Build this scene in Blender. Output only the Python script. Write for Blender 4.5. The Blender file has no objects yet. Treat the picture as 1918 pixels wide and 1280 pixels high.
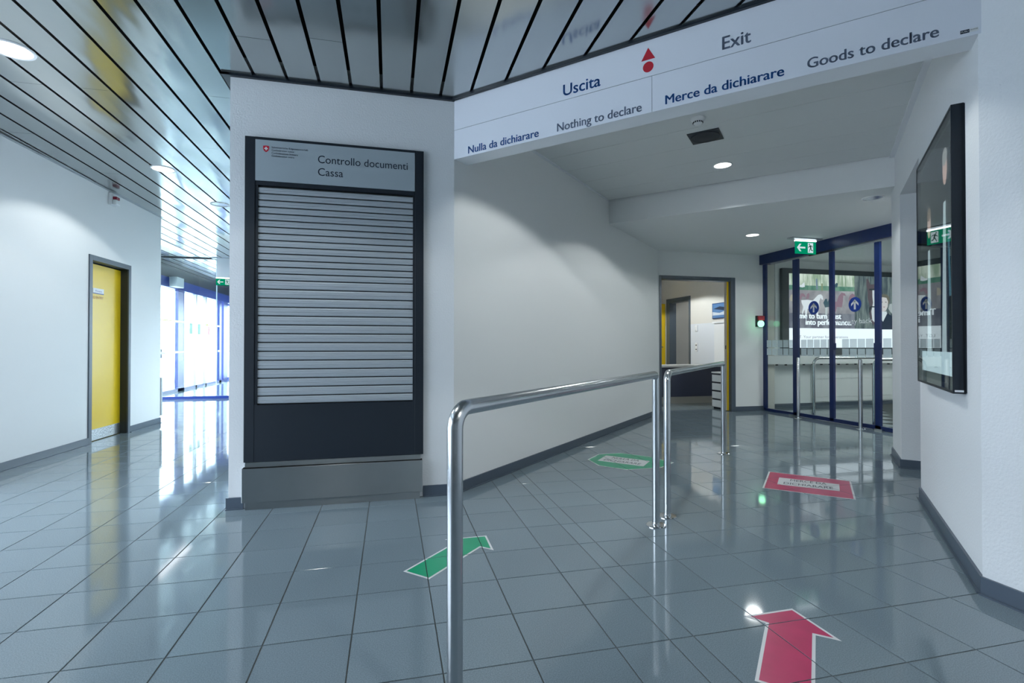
import bpy, math, random
from mathutils import Vector, Matrix

random.seed(7)
scn = bpy.context.scene
COL = scn.collection

def lin(r, g, b):
    def f(c):
        c /= 255.0
        return c / 12.92 if c <= 0.04045 else ((c + 0.055) / 1.055) ** 2.4
    return (f(r), f(g), f(b), 1.0)

# ------------------------------------------------------------------ camera
EYE = Vector((0.0, 0.0, 1.05))
FPX = 949.3
YAW = math.radians(13.5)
PIT = math.radians(0.52)
FWD = Vector((math.sin(YAW) * math.cos(PIT), math.cos(YAW) * math.cos(PIT), math.sin(PIT)))
RGT = Vector((math.cos(YAW), -math.sin(YAW), 0))
UPV = RGT.cross(FWD)
cam_data = bpy.data.cameras.new('camera')
cam_data.sensor_fit = 'HORIZONTAL'
cam_data.sensor_width = 36.0
cam_data.lens = 36.0 * FPX / 1918.0
cam_data.clip_start = 0.02
cam_data.clip_end = 300
cam = bpy.data.objects.new('camera', cam_data)
COL.objects.link(cam)
cam.matrix_world = Matrix(((RGT.x, UPV.x, -FWD.x, EYE.x), (RGT.y, UPV.y, -FWD.y, EYE.y),
                           (RGT.z, UPV.z, -FWD.z, EYE.z), (0, 0, 0, 1)))
scn.camera = cam

def at(px, py, p, n):
    """point of the photograph carried onto a real plane (p, n)"""
    d = FWD + RGT * ((px - 959) / FPX) - UPV * ((py - 640) / FPX)
    p = Vector(p); n = Vector(n)
    return EYE + d * ((p - EYE).dot(n) / d.dot(n))

# ------------------------------------------------------------------ exposure, sky, lamps
scn.view_settings.view_transform = 'Standard'
scn.view_settings.look = 'None'
scn.view_settings.gamma = 1.0
scn.view_settings.use_curve_mapping = False
scn.view_settings.exposure = 0.0

W = bpy.data.worlds.new('sky')
scn.world = W
W.use_nodes = True
SKY = W.node_tree.nodes['Background']
SKY.inputs[0].default_value = (0.75, 0.87, 1.0, 1.0)
SKY.inputs[1].default_value = 11.8

def portal(name, loc, rot, sx, sy):
    l = bpy.data.lights.new(name, 'AREA')
    l.shape = 'RECTANGLE'; l.size = sx; l.size_y = sy
    l.cycles.is_portal = True
    o = bpy.data.objects.new(name, l); COL.objects.link(o)
    o.location = loc; o.rotation_euler = rot
    return o
P2 = math.pi / 2
portal('daylight_portal', (-0.78, 9.1, 1.25), (0, P2, 0), 1.9, 3.0)
portal('daylight_portal', (-4.72, 13.4, 1.25), (0, -P2, 0), 2.5, 8.0)
portal('daylight_portal', (-2.9, 17.55, 1.3), (-P2, 0, 0), 3.8, 2.6)
portal('daylight_portal', (-3.62, 2.25, 1.35), (0, -P2, 0), 2.3, 4.5)
SPOT_W = 75.0

# ------------------------------------------------------------------ materials
def nodes(m):
    return m.node_tree.nodes, m.node_tree.links

def mat(name, col, rough=0.5, metal=0.0, spec=0.5, bump=None, coat=0.0, var=None, aniso=None):
    m = bpy.data.materials.new(name); m.use_nodes = True
    N, L = nodes(m)
    b = N['Principled BSDF']
    b.inputs['Base Color'].default_value = col
    b.inputs['Roughness'].default_value = rough
    b.inputs['Metallic'].default_value = metal
    b.inputs['Specular IOR Level'].default_value = spec
    b.inputs['Coat Weight'].default_value = coat
    tc = N.new('ShaderNodeTexCoord')
    if bump:
        sc, st, dist = bump
        n = N.new('ShaderNodeTexNoise'); n.inputs['Scale'].default_value = sc
        n.inputs['Detail'].default_value = 3
        L.new(tc.outputs['Object'], n.inputs['Vector'])
        bp = N.new('ShaderNodeBump'); bp.inputs['Strength'].default_value = st
        bp.inputs['Distance'].default_value = dist
        L.new(n.outputs['Fac'], bp.inputs['Height']); L.new(bp.outputs['Normal'], b.inputs['Normal'])
    if var:
        sc, amt = var
        n = N.new('ShaderNodeTexNoise'); n.inputs['Scale'].default_value = sc
        n.inputs['Detail'].default_value = 4
        L.new(tc.outputs['Object'], n.inputs['Vector'])
        mr = N.new('ShaderNodeMapRange')
        mr.inputs[1].default_value = 0.3; mr.inputs[2].default_value = 0.7
        mr.inputs[3].default_value = 1 - amt; mr.inputs[4].default_value = 1 + amt
        L.new(n.outputs['Fac'], mr.inputs[0])
        mx = N.new('ShaderNodeVectorMath'); mx.operation = 'SCALE'
        mx.inputs[0].default_value = col[:3]
        L.new(mr.outputs[0], mx.inputs['Scale']); L.new(mx.outputs[0], b.inputs['Base Color'])
    if aniso:
        b.inputs['Anisotropic'].default_value = aniso
    return m

def emit(name, col, strength=1.0):
    m = bpy.data.materials.new(name); m.use_nodes = True
    N, L = nodes(m)
    N.remove(N['Principled BSDF'])
    e = N.new('ShaderNodeEmission'); e.inputs[0].default_value = col; e.inputs[1].default_value = strength
    L.new(e.outputs[0], N['Material Output'].inputs[0])
    return m

def glass(name, tint=(0.93, 0.97, 0.96, 1), boost=1.0):
    m = bpy.data.materials.new(name); m.use_nodes = True
    N, L = nodes(m)
    N.remove(N['Principled BSDF'])
    t = N.new('ShaderNodeBsdfTransparent'); t.inputs[0].default_value = tint
    g = N.new('ShaderNodeBsdfGlossy'); g.inputs['Roughness'].default_value = 0.0
    f = N.new('ShaderNodeLayerWeight'); f.inputs[0].default_value = 0.5
    pw = N.new('ShaderNodeMath'); pw.operation = 'POWER'; pw.inputs[1].default_value = 4.5
    L.new(f.outputs['Facing'], pw.inputs[0])
    mu = N.new('ShaderNodeMath'); mu.operation = 'MULTIPLY_ADD'; mu.inputs[1].default_value = 0.9 * boost
    mu.inputs[2].default_value = 0.025 * boost; mu.use_clamp = True
    L.new(pw.outputs[0], mu.inputs[0])
    mx = N.new('ShaderNodeMixShader')
    L.new(mu.outputs[0], mx.inputs[0]); L.new(t.outputs[0], mx.inputs[1]); L.new(g.outputs[0], mx.inputs[2])
    L.new(mx.outputs[0], N['Material Output'].inputs[0])
    return m

M = {}
M['plaster'] = mat('rough white plaster', (0.74, 0.76, 0.78, 1), 0.85, bump=(90, 0.55, 0.004), spec=0.25)
M['plaster_smooth'] = mat('smooth white plaster', (0.80, 0.815, 0.82, 1), 0.8, bump=(160, 0.15, 0.002), spec=0.25)
M['outer'] = mat('plain render', (0.6, 0.62, 0.64, 1), 0.9)
M['base'] = mat('blue grey baseboard', (0.075, 0.10, 0.135, 1), 0.35)
M['frame'] = mat('slate door frame', (0.075, 0.10, 0.13, 1), 0.38)
M['frame_in'] = mat('slate door frame inner', (0.075, 0.10, 0.13, 1), 0.38)
M['yellow'] = mat('yellow door', (0.80, 0.54, 0.012, 1), 0.3)
M['anthracite'] = mat('anthracite coated steel', (0.007, 0.013, 0.022, 1), 0.45)
M['blue'] = mat('dark blue aluminium', (0.008, 0.022, 0.10, 1), 0.3)
M['bluebright'] = mat('blue aluminium', (0.010, 0.04, 0.27, 1), 0.35)
M['steel'] = mat('brushed stainless steel', (0.56, 0.58, 0.60, 1), 0.24, metal=1.0, aniso=0.4)
M['steel_dull'] = mat('brushed steel kick box', (0.46, 0.48, 0.49, 1), 0.36, metal=1.0, var=(3, 0.06), aniso=0.9)
N_, L_ = nodes(M['steel_dull']); cx_ = N_.new('ShaderNodeCombineXYZ'); cx_.inputs[2].default_value = 1.0
L_.new(cx_.outputs[0], N_['Principled BSDF'].inputs['Tangent'])
M['chrome'] = mat('polished steel', (0.7, 0.71, 0.72, 1), 0.1, metal=1.0)
M['white'] = mat('white enamel', (0.78, 0.79, 0.80, 1), 0.4)
M['signwhite'] = mat('satin white sign board', (0.80, 0.83, 0.90, 1), 0.35)
M['soffit'] = mat('white soffit', (0.78, 0.8, 0.83, 1), 0.6)
M['panel'] = mat('white ceiling metal panel', (0.70, 0.72, 0.72, 1), 0.45, spec=0.3)
M['void'] = mat('black ceiling void', (0.004, 0.005, 0.006, 1), 0.9)
M['grey_sign'] = mat('light grey sign plate', (0.36, 0.42, 0.46, 1), 0.4)
M['slat_light'] = mat('shutter slat', (0.43, 0.47, 0.51, 1), 0.4, metal=0.2)
M['black'] = mat('black plastic', (0.010, 0.013, 0.022, 1), 0.6)
M['grout'] = mat('grey grout', (0.075, 0.085, 0.085, 1), 0.8)
M['red'] = mat('red sign paint', lin(196, 30, 52), 0.4)
M['navytext'] = mat('navy lettering', lin(30, 90, 160), 0.4)
M['greytext'] = mat('grey lettering', lin(128, 142, 165), 0.4)
M['darktext'] = mat('dark lettering', lin(14, 30, 50), 0.4)
M['stick_white'] = mat('white floor vinyl', (0.62, 0.63, 0.64, 1), 0.3)
M['stick_green'] = mat('green floor vinyl', (0.01, 0.30, 0.15, 1), 0.28, var=(9, 0.06))
M['stick_red'] = mat('red floor vinyl', (0.46, 0.03, 0.11, 1), 0.28, var=(9, 0.1))
M['green'] = emit('lit green sign', lin(0, 140, 100), 1.0)
M['signlit'] = emit('lit white sign', (0.6, 0.75, 0.78, 1), 1.0)
M['lamp'] = emit('lamp disc', (1.0, 0.98, 0.93, 1), 6.0)
M['tube'] = emit('fluorescent tube', (0.9, 0.96, 1.0, 1), 5.0)
M['lampoff'] = mat('unlit lamp reflector', (0.35, 0.37, 0.40, 1), 0.2, metal=0.8)
M['glass'] = glass('clear glass')
M['glass_case'] = glass('display glass', (0.88, 0.93, 0.93, 1), 0.8)
M['frost'] = None
M['checker'] = mat('chequer plate', (0.5, 0.52, 0.54, 1), 0.3, metal=0.9, bump=(60, 0.8, 0.01))
M['silver'] = mat('anodised aluminium', (0.5, 0.53, 0.56, 1), 0.35, metal=0.7)
M['ground'] = mat('outside paving', (0.72, 0.74, 0.76, 1), 0.8)
M['counter'] = mat('dark counter front', (0.020, 0.026, 0.05, 1), 0.5)
M['counter_top'] = mat('grey counter top', (0.42, 0.43, 0.42, 1), 0.4)
M['cabinet'] = mat('grey metal cabinet', (0.62, 0.64, 0.64, 1), 0.4)
M['warmwall'] = mat('office wall paint upper', (0.66, 0.64, 0.60, 1), 0.8)
M['coolwall'] = mat('office wall paint lower', (0.68, 0.71, 0.76, 1), 0.8)
M['yellowbar'] = mat('yellow safety bar', (0.85, 0.62, 0.02, 1), 0.4)

def frost():
    m = bpy.data.materials.new('frosted film'); m.use_nodes = True
    N, L = nodes(m)
    N.remove(N['Principled BSDF'])
    t = N.new('ShaderNodeBsdfTransparent'); t.inputs[0].default_value = (0.95, 0.98, 1, 1)
    d = N.new('ShaderNodeBsdfDiffuse'); d.inputs[0].default_value = (0.70, 0.82, 0.90, 1)
    tr = N.new('ShaderNodeBsdfTranslucent'); tr.inputs[0].default_value = (0.7, 0.8, 0.85, 1)
    a = N.new('ShaderNodeMixShader'); a.inputs[0].default_value = 0.5
    L.new(d.outputs[0], a.inputs[1]); L.new(tr.outputs[0], a.inputs[2])
    mx = N.new('ShaderNodeMixShader'); mx.inputs[0].default_value = 0.72
    L.new(t.outputs[0], mx.inputs[1]); L.new(a.outputs[0], mx.inputs[2])
    L.new(mx.outputs[0], N['Material Output'].inputs[0])
    return m
M['frost'] = frost()

def tile_material():
    m = mat('grey glazed floor tile', (0.17, 0.215, 0.235, 1), 0.08, spec=0.55)
    N, L = nodes(m); b = N['Principled BSDF']
    geo = N.new('ShaderNodeNewGeometry')
    info = N.new('ShaderNodeObjectInfo')
    n1 = N.new('ShaderNodeTexNoise'); n1.inputs['Scale'].default_value = 260; n1.inputs['Detail'].default_value = 2
    L.new(geo.outputs['Position'], n1.inputs['Vector'])
    n2 = N.new('ShaderNodeTexNoise'); n2.inputs['Scale'].default_value = 1.1
    L.new(geo.outputs['Position'], n2.inputs['Vector'])
    r = N.new('ShaderNodeMapRange'); r.inputs[1].default_value = .35; r.inputs[2].default_value = .65
    r.inputs[3].default_value = .84; r.inputs[4].default_value = 1.16
    L.new(n1.outputs['Fac'], r.inputs[0])
    r2 = N.new('ShaderNodeMapRange'); r2.inputs[1].default_value = 0; r2.inputs[2].default_value = 1
    r2.inputs[3].default_value = .95; r2.inputs[4].default_value = 1.05
    L.new(info.outputs['Random'], r2.inputs[0])
    mu = N.new('ShaderNodeMath'); mu.operation = 'MULTIPLY'
    L.new(r.outputs[0], mu.inputs[0]); L.new(r2.outputs[0], mu.inputs[1])
    v = N.new('ShaderNodeVectorMath'); v.operation = 'SCALE'; v.inputs[0].default_value = (0.165, 0.212, 0.242)
    L.new(mu.outputs[0], v.inputs['Scale']); L.new(v.outputs[0], b.inputs['Base Color'])
    rr = N.new('ShaderNodeMapRange'); rr.inputs[1].default_value = .3; rr.inputs[2].default_value = .7
    rr.inputs[3].default_value = .045; rr.inputs[4].default_value = .08
    L.new(n2.outputs['Fac'], rr.inputs[0]); L.new(rr.outputs[0], b.inputs['Roughness'])
    return m
M['tile'] = tile_material()

def slat_material(name, perforated):
    m = mat(name, (0.47, 0.50, 0.50, 1), 0.15, metal=0.9, spec=0.5)
    N, L = nodes(m); b = N['Principled BSDF']
    geo = N.new('ShaderNodeNewGeometry')
    mp = N.new('ShaderNodeMapping'); mp.inputs['Scale'].default_value = (1.6, 0.55, 1)
    L.new(geo.outputs['Position'], mp.inputs['Vector'])
    n = N.new('ShaderNodeTexNoise'); n.inputs['Scale'].default_value = 2.2; n.inputs['Detail'].default_value = 1.5
    L.new(mp.outputs[0], n.inputs['Vector'])
    bp = N.new('ShaderNodeBump'); bp.inputs['Strength'].default_value = 0.45; bp.inputs['Distance'].default_value = 0.03
    L.new(n.outputs['Fac'], bp.inputs['Height'])
    L.new(bp.outputs['Normal'], b.inputs['Normal'])
    if perforated:
        b.inputs['Roughness'].default_value = 0.22
        vo = N.new('ShaderNodeTexVoronoi'); vo.inputs['Scale'].default_value = 160
        vo.inputs['Randomness'].default_value = 0.0
        L.new(geo.outputs['Position'], vo.inputs['Vector'])
        cr = N.new('ShaderNodeMapRange'); cr.inputs[1].default_value = .28; cr.inputs[2].default_value = .36
        cr.inputs[3].default_value = .35; cr.inputs[4].default_value = 1.0
        L.new(vo.outputs['Distance'], cr.inputs[0])
        v = N.new('ShaderNodeVectorMath'); v.operation = 'SCALE'; v.inputs[0].default_value = (0.46, 0.49, 0.49)
        L.new(cr.outputs[0], v.inputs['Scale']); L.new(v.outputs[0], b.inputs['Base Color'])
    return m
M['slatA'] = slat_material('plain ceiling slat', False)
M['slatB'] = slat_material('perforated ceiling slat', True)

# ------------------------------------------------------------------ mesh helpers
class MB:
    def __init__(self):
        self.v = []; self.f = []
    def poly(self, pts):
        i = len(self.v); self.v += [tuple(p) for p in pts]; self.f.append(tuple(range(i, i + len(pts)))); return self
    def hexa(self, b, t):
        """b, t: 4 bottom / 4 top points, same order"""
        i = len(self.v); self.v += [tuple(p) for p in b] + [tuple(p) for p in t]
        self.f += [(i+3, i+2, i+1, i), (i+4, i+5, i+6, i+7)]
        for k in range(4):
            j = (k + 1) % 4
            self.f.append((i+k, i+j, i+4+j, i+4+k))
        return self
    def box(self, x0, x1, y0, y1, z0, z1):
        return self.hexa([(x0, y0, z0), (x1, y0, z0), (x1, y1, z0), (x0, y1, z0)],
                         [(x0, y0, z1), (x1, y0, z1), (x1, y1, z1), (x0, y1, z1)])
    def prism(self, pts, z0, z1):
        n = len(pts); i = len(self.v)
        self.v += [(p[0], p[1], z0) for p in pts] + [(p[0], p[1], z1) for p in pts]
        self.f.append(tuple(i + k for k in reversed(range(n)))); self.f.append(tuple(i + n + k for k in range(n)))
        for k in range(n):
            j = (k + 1) % n
            self.f.append((i+k, i+j, i+n+j, i+n+k))
        return self
    def wall(self, a, b, n, t0, t1, z0, z1):
        """slab along a->b (2d), between offsets t0..t1 along n (2d)"""
        p = [(a[0]+n[0]*t0, a[1]+n[1]*t0), (b[0]+n[0]*t0, b[1]+n[1]*t0),
             (b[0]+n[0]*t1, b[1]+n[1]*t1), (a[0]+n[0]*t1, a[1]+n[1]*t1)]
        return self.prism(p, z0, z1)
    def tube(self, path, r, seg=20, cap=True):
        path = [Vector(p) for p in path]
        i0 = len(self.v); prev = None; rings = []
        for k, p in enumerate(path):
            t = ((path[min(k+1, len(path)-1)] - path[max(k-1, 0)])).normalized()
            if prev is None:
                ref = Vector((0, 0, 1)) if abs(t.z) < .9 else Vector((1, 0, 0))
                u = t.cross(ref).normalized()
            else:
                u = (prev - t * prev.dot(t)).normalized()
            prev = u; w = t.cross(u)
            s = len(self.v)
            for q in range(seg):
                a = 2 * math.pi * q / seg
                self.v.append(tuple(p + u * (r * math.cos(a)) + w * (r * math.sin(a))))
            rings.append(s)
        for a, b in zip(rings[:-1], rings[1:]):
            for q in range(seg):
                q2 = (q + 1) % seg
                self.f.append((a+q, a+q2, b+q2, b+q))
        if cap:
            self.f.append(tuple(rings[0] + q for q in reversed(range(seg))))
            self.f.append(tuple(rings[-1] + q for q in range(seg)))
        return self
    def lathe(self, c, prof, seg=32, axis='z'):
        """prof: (r, h) list"""
        rings = []
        for r, h in prof:
            s = len(self.v)
            for q in range(seg):
                a = 2 * math.pi * q / seg
                self.v.append((c[0] + r * math.cos(a), c[1] + r * math.sin(a), c[2] + h))
            rings.append(s)
        for a, b in zip(rings[:-1], rings[1:]):
            for q in range(seg):
                q2 = (q + 1) % seg
                self.f.append((a+q, a+q2, b+q2, b+q))
        self.f.append(tuple(rings[0] + q for q in reversed(range(seg))))
        self.f.append(tuple(rings[-1] + q for q in range(seg)))
        return self

def link(name, me, parent=None, loc=(0, 0, 0)):
    o = bpy.data.objects.new(name, me)
    COL.objects.link(o)
    o.location = loc
    if parent is not None:
        o.parent = parent
        o.matrix_parent_inverse = Matrix.Translation(-Vector(parent.location))
    return o

def obj(name, mb, m, parent=None, smooth=False, label=None, cat=None, group=None, kind=None, bevel=0):
    xs = [v[0] for v in mb.v]; ys = [v[1] for v in mb.v]; zs = [v[2] for v in mb.v]
    c = Vector(((min(xs)+max(xs))/2, (min(ys)+max(ys))/2, (min(zs)+max(zs))/2))
    if parent is None: c.z = min(zs)
    me = bpy.data.meshes.new(name)
    me.from_pydata([(v[0]-c.x, v[1]-c.y, v[2]-c.z) for v in mb.v], [], mb.f)
    me.materials.append(m)
    if smooth:
        for p in me.polygons: p.use_smooth = True
        try: me.set_sharp_from_angle(angle=math.radians(40))
        except Exception: pass
    me.update()
    o = link(name, me, parent, c)
    if bevel:
        bv = o.modifiers.new('bevel', 'BEVEL'); bv.width = bevel; bv.segments = 2; bv.limit_method = 'ANGLE'
    tag(o, label, cat, group, kind)
    return o

def tag(o, label=None, cat=None, group=None, kind=None):
    if label: o['label'] = label
    if cat: o['category'] = cat
    if group: o['group'] = group
    if kind: o['kind'] = kind
    return o

def thing(name, loc, label, cat, group=None, kind=None):
    o = bpy.data.objects.new(name, None); COL.objects.link(o)
    o.location = loc; o.empty_display_size = 0.1
    return tag(o, label, cat, group, kind)

def text(name, s, m, parent, o, xd, up, width, height, off=0.0, depth=0.0008, ref=None):
    """flat lettering: baseline-left point o, direction xd, up; fitted to width and cap height"""
    cu = bpy.data.curves.new('txt', 'FONT'); cu.body = s; cu.size = 1.0; cu.offset = min(off, 0.0); cu.extrude = 0.0
    cu.resolution_u = 4
    t = bpy.data.objects.new('txt', cu); COL.objects.link(t)
    dg = bpy.context.evaluated_depsgraph_get(); dg.update()
    me = bpy.data.meshes.new_from_object(t.evaluated_get(dg))
    bpy.data.objects.remove(t); bpy.data.curves.remove(cu)
    xs = [v.co.x for v in me.vertices]
    x0, x1 = min(xs), max(xs)
    cap = CAP
    o = Vector(o); xd = Vector(xd).normalized(); up = Vector(up).normalized(); nn = xd.cross(up)
    sx = width / (x1 - x0); sy = height / cap
    c = o + xd * (width / 2) + up * (height / 2) + nn * depth
    if off > 0:
        k = len(me.vertices)
        vs = [tuple(v.co) for v in me.vertices]; fs = [tuple(p.vertices) for p in me.polygons]
        m2 = bpy.data.meshes.new(name)
        sh = off / sx * 1.0
        m2.from_pydata([(x - sh/2, y, z_) for x, y, z_ in vs] + [(x + sh/2, y, z_) for x, y, z_ in vs] + [(x, y - .01, z_) for x, y, z_ in vs] + [(x, y + .01, z_) for x, y, z_ in vs], [],
                       fs + [tuple(i + k for i in f) for f in fs] + [tuple(i + 2*k for i in f) for f in fs] + [tuple(i + 3*k for i in f) for f in fs])
        bpy.data.meshes.remove(me); me = m2
    for v in me.vertices:
        p = o + xd * ((v.co.x - x0) * sx) + up * (v.co.y * sy) + nn * depth
        v.co = p - c
    me.materials.clear(); me.materials.append(m)
    return link(name, me, parent, c)

def capheight():
    cu = bpy.data.curves.new('txt', 'FONT'); cu.body = 'H'
    t = bpy.data.objects.new('txt', cu); COL.objects.link(t)
    dg = bpy.context.evaluated_depsgraph_get(); dg.update()
    me = bpy.data.meshes.new_from_object(t.evaluated_get(dg))
    h = max(v.co.y for v in me.vertices)
    bpy.data.objects.remove(t); bpy.data.curves.remove(cu); bpy.data.meshes.remove(me)
    return h
CAP = capheight()

def flat(name, pts, m, parent, depth=None, n=None):
    mb = MB(); pts = [Vector(p) for p in pts]
    if depth: pts = [p + Vector(n) * depth for p in pts]
    mb.poly(pts)
    return obj(name, mb, m, parent)

ST = 'structure'
CZ = 2.81           # hall ceiling
CZ2 = 2.53          # lower ceiling
R2 = 2 ** 0.5

# ------------------------------------------------------------------ floor
floor = obj('floor', MB().box(-5.2, 9.6, -5.2, 18.0, -0.12, -0.0025), M['grout'], kind=ST,
            label='grey square tiled floor with dark joints under the whole hall', cat='floor')
TX0, TY0, TP = -0.735, 3.445, 0.3008
def side(p, a, b):
    return (b[0]-a[0])*(p[1]-a[1]) - (b[1]-a[1])*(p[0]-a[0])
def in_booth(x, y, e=0.0):
    return x > -1.01 + e and y > 3.6 + e and (x - y) < -3.13 - e and y < 30
def usable(x, y):
    if in_booth(x, y, 0.25): return False
    if x < -3.42 and y < 7.5: return False
    if x > 2.7 and (x - y) > 1.15: return False
    if y > 7.25 and x > -0.9 and not (3.7 < x < 6.7 and y < 11.2): 
        return x > 5.7 and y < 7.6 and x < 9.3
    return True
def proj(p):
    d = Vector(p) - EYE; z = d.dot(FWD)
    if z < 0.3: return None
    return 959 + FPX * d.dot(RGT) / z, 640 - FPX * d.dot(UPV) / z, z
tiles = []
for i in range(-15, 34):
    for j in range(-49, 28):
        x0 = TX0 + TP * i; y1 = TY0 - TP * j
        spans = [(x0, x0 + TP)]
        if i == 5: spans = [(x0, 0.974), (0.974, x0 + TP)]
        for a, b in spans:
            cx, cy = (a+b)/2, y1 - TP/2
            if not usable(cx, cy) or cx < -5.1 or cx > 9.5 or cy < -5 or cy > 17.8: continue
            q = proj((cx, cy, 0)); sc = 0
            if q and -60 < q[0] < 1980 and q[1] < 1340:
                sc = (b-a) / q[2] ** 3
                # hidden behind the booth or the right wall
                t = None
                vx, vy = cx, cy
                hid = False
                for k in range(1, 12):
                    f = k / 12
                    if in_booth(vx*f, vy*f, 0.05) or (vx*f - vy*f) > 0.95 and vy*f > 1.5: hid = True
                if hid: sc = 0
            tiles.append((sc, a, b, y1 - TP, y1))
tiles.sort(key=lambda t: -t[0])
J = 0.0022
meshes = {}
for k, (sc, a, b, y0, y1) in enumerate(tiles[:300]):
    if sc == 0: break
    w = round(b - a, 4)
    if w not in meshes:
        mb = MB(); hx = w/2 - J; hy = TP/2 - J; e = 0.0012
        mb.hexa([(-hx, -hy, -0.009), (hx, -hy, -0.009), (hx, hy, -0.009), (-hx, hy, -0.009)],
                [(-hx, -hy, -e), (hx, -hy, -e), (hx, hy, -e), (-hx, hy, -e)])
        mb.hexa([(-hx, -hy, -e), (hx, -hy, -e), (hx, hy, -e), (-hx, hy, -e)],
                [(-hx+e, -hy+e, 0), (hx-e, -hy+e, 0), (hx-e, hy-e, 0), (-hx+e, hy-e, 0)])
        me = bpy.data.meshes.new('floor_tile'); me.from_pydata(mb.v, [], mb.f); me.materials.append(M['tile'])
        meshes[w] = me
    o = link('floor_tile', meshes[w], floor, ((a+b)/2, (y0+y1)/2, 0))
    o.rotation_euler = (random.gauss(0, 0.0006), random.gauss(0, 0.0006), 0)
mb = MB()
for sc, a, b, y0, y1 in tiles[300:] if tiles[299][0] > 0 else tiles[k:]:
    dz = [random.gauss(0, 0.0001) for _ in range(4)]
    mb.hexa([(a+J, y0+J, -0.009), (b-J, y0+J, -0.009), (b-J, y1-J, -0.009), (a+J, y1-J, -0.009)],
            [(a+J, y0+J, dz[0]), (b-J, y0+J, dz[1]), (b-J, y1-J, dz[2]), (a+J, y1-J, dz[0]+dz[2]-dz[1])])
obj('floor_tile_field', mb, M['tile'], floor, kind='stuff')

# ------------------------------------------------------------------ walls
LW0, LW1 = Vector((-3.16, 5.09)), Vector((-3.06, 7.87))
LD = (LW1 - LW0).normalized(); LN = Vector((-LD.y, LD.x))      # LN points out of the hall (-x)
def LWp(y):                                                    # point of the left wall at depth y
    t = (y - LW0.y) / LD.y
    return LW0 + LD * t
dA, dB, dZ = LWp(6.275), LWp(7.095), 2.03                      # outer edges of the door frame
mb = MB()
mb.wall(LWp(4.5), dA, LN, 0, 0.2, 0, 3.06)
mb.wall(LWp(0.9), LWp(4.5), LN, 0, 0.2, 0, 0.2); mb.wall(LWp(0.9), LWp(4.5), LN, 0, 0.2, 2.5, 3.06)  # opening added out of view to let daylight in from the left
mb.wall(dB, LW1, LN, 0, 0.2, 0, 3.06)
mb.wall(dA, dB, LN, 0, 0.2, dZ, 3.06)
mb.box(-5.2, LW1.x - 0.2, LW1.y - 0.2, LW1.y, 0, 3.06)
obj('wall_left', mb, M['plaster_smooth'], kind=ST, label='white left wall with the closed yellow door in it', cat='wall')
# plain hall walls behind the viewpoint, with part of the added daylight opening
mb = MB()
mb.box(-3.6, -3.32, -5.2, 0.0, 0, 3.06); mb.box(-3.6, -3.32, 0.0, 0.9, 0, 0.2); mb.box(-3.6, -3.32, 0.0, 0.9, 2.5, 3.06)
obj('wall_left_rear', mb, M['plaster_smooth'], kind=ST, label='white left wall behind the viewpoint', cat='wall')
mb = MB()
mb.box(2.44, 2.7, -5.2, 1.63, 0, 3.06)
obj('wall_right', mb, M['plaster'], kind=ST, label='bright white wall at the right edge of the picture', cat='wall')
obj('wall_rear', MB().box(-3.6, 2.7, -5.4, -5.2, 0, 3.06), M['plaster_smooth'], kind=ST,
    label='plain white wall behind the viewpoint', cat='wall')

w3 = thing('added_window', (-0.9, 8.75, 0), 'unseen courtyard window added in the side of the counter block to bring in daylight', 'window', kind='structure')  # added out of view to send daylight onto the left wall
for y in (7.64, 9.1, 10.56): obj('stile', MB().box(-0.94, -0.88, y-.04, y+.04, .3, 2.2), M['bluebright'], w3)
for y in (7.68, 9.14): obj('glass_pane', MB().box(-0.915, -0.907, y, y+1.38, .3, 2.2), M['glass'], w3)
# booth block front, its side and the long diagonal wall
DX, DY = 4.03, 7.10
mb = MB().prism([(-1.01, 3.6), (0.44, 3.6), (0.44, 3.8), (-0.81, 3.8), (-0.81, 7.6), (-1.01, 7.6)], 0, 3.06)
mb.box(-1.01, -0.81, 7.6, 10.6, 0, 0.3); mb.box(-1.01, -0.81, 7.6, 10.6, 2.2, 3.06); mb.box(-1.01, -0.81, 10.6, 17.8, 0, 3.06)  # side opening added for the unseen courtyard window
mb.box(-0.81, 2.7, 6.0, 6.15, 0, 3.06)
obj('wall_booth', mb, M['plaster'], kind=ST, label='white wall carrying the closed document control counter', cat='wall')
n = Vector((DY-3.6, -(DX-0.44))).normalized()
mb = MB().prism([(0.44, 3.6), (DX, DY), (DX-0.14, DY+0.14), (0.30, 3.8)], 0, 3.06)
obj('wall_diagonal', mb, M['plaster_smooth'], kind=ST, label='long white wall running diagonally behind the near handrail', cat='wall')
# right diagonal wall with a doorway
ca, cb = (2.44, 1.625), (3.571, 2.757)
cc, cd = (4.285, 3.471), (4.718, 3.905)
nR = (1/R2, -1/R2)
mb = MB().wall(ca, cb, nR, 0, 0.3, 0, 3.06)
obj('wall_right_diagonal', mb, M['plaster'], kind=ST, label='white diagonal wall carrying the dark advertising case', cat='wall')
mb = MB(); mb.wall(cc, cd, nR, 0, 0.3, 0, 3.06)
mb.wall(cb, cc, nR, 0, 0.3, 2.36, 3.06)
mb.box(4.74, 6.1, 3.75, 3.9, 0, 3.06)
eR = (1/R2, 1/R2)
cb0 = (cb[0]-eR[0]*.2, cb[1]-eR[1]*.2); cc0 = (cc[0]+eR[0]*.2, cc[1]+eR[1]*.2)
mb.wall(cb0, cb, nR, .3, 1.5, 0, 3.06); mb.wall(cc, cc0, nR, .3, 1.5, 0, 3.06); mb.wall(cb0, cc0, nR, 1.5, 1.7, 0, 3.06)
mb.wall(cb, cc, nR, .3, 1.5, 2.5, 2.6)
obj('wall_right_pier', mb, M['plaster'], kind=ST, label='white wall pier and lintel of the side doorway right of the glass doors', cat='wall')
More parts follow.
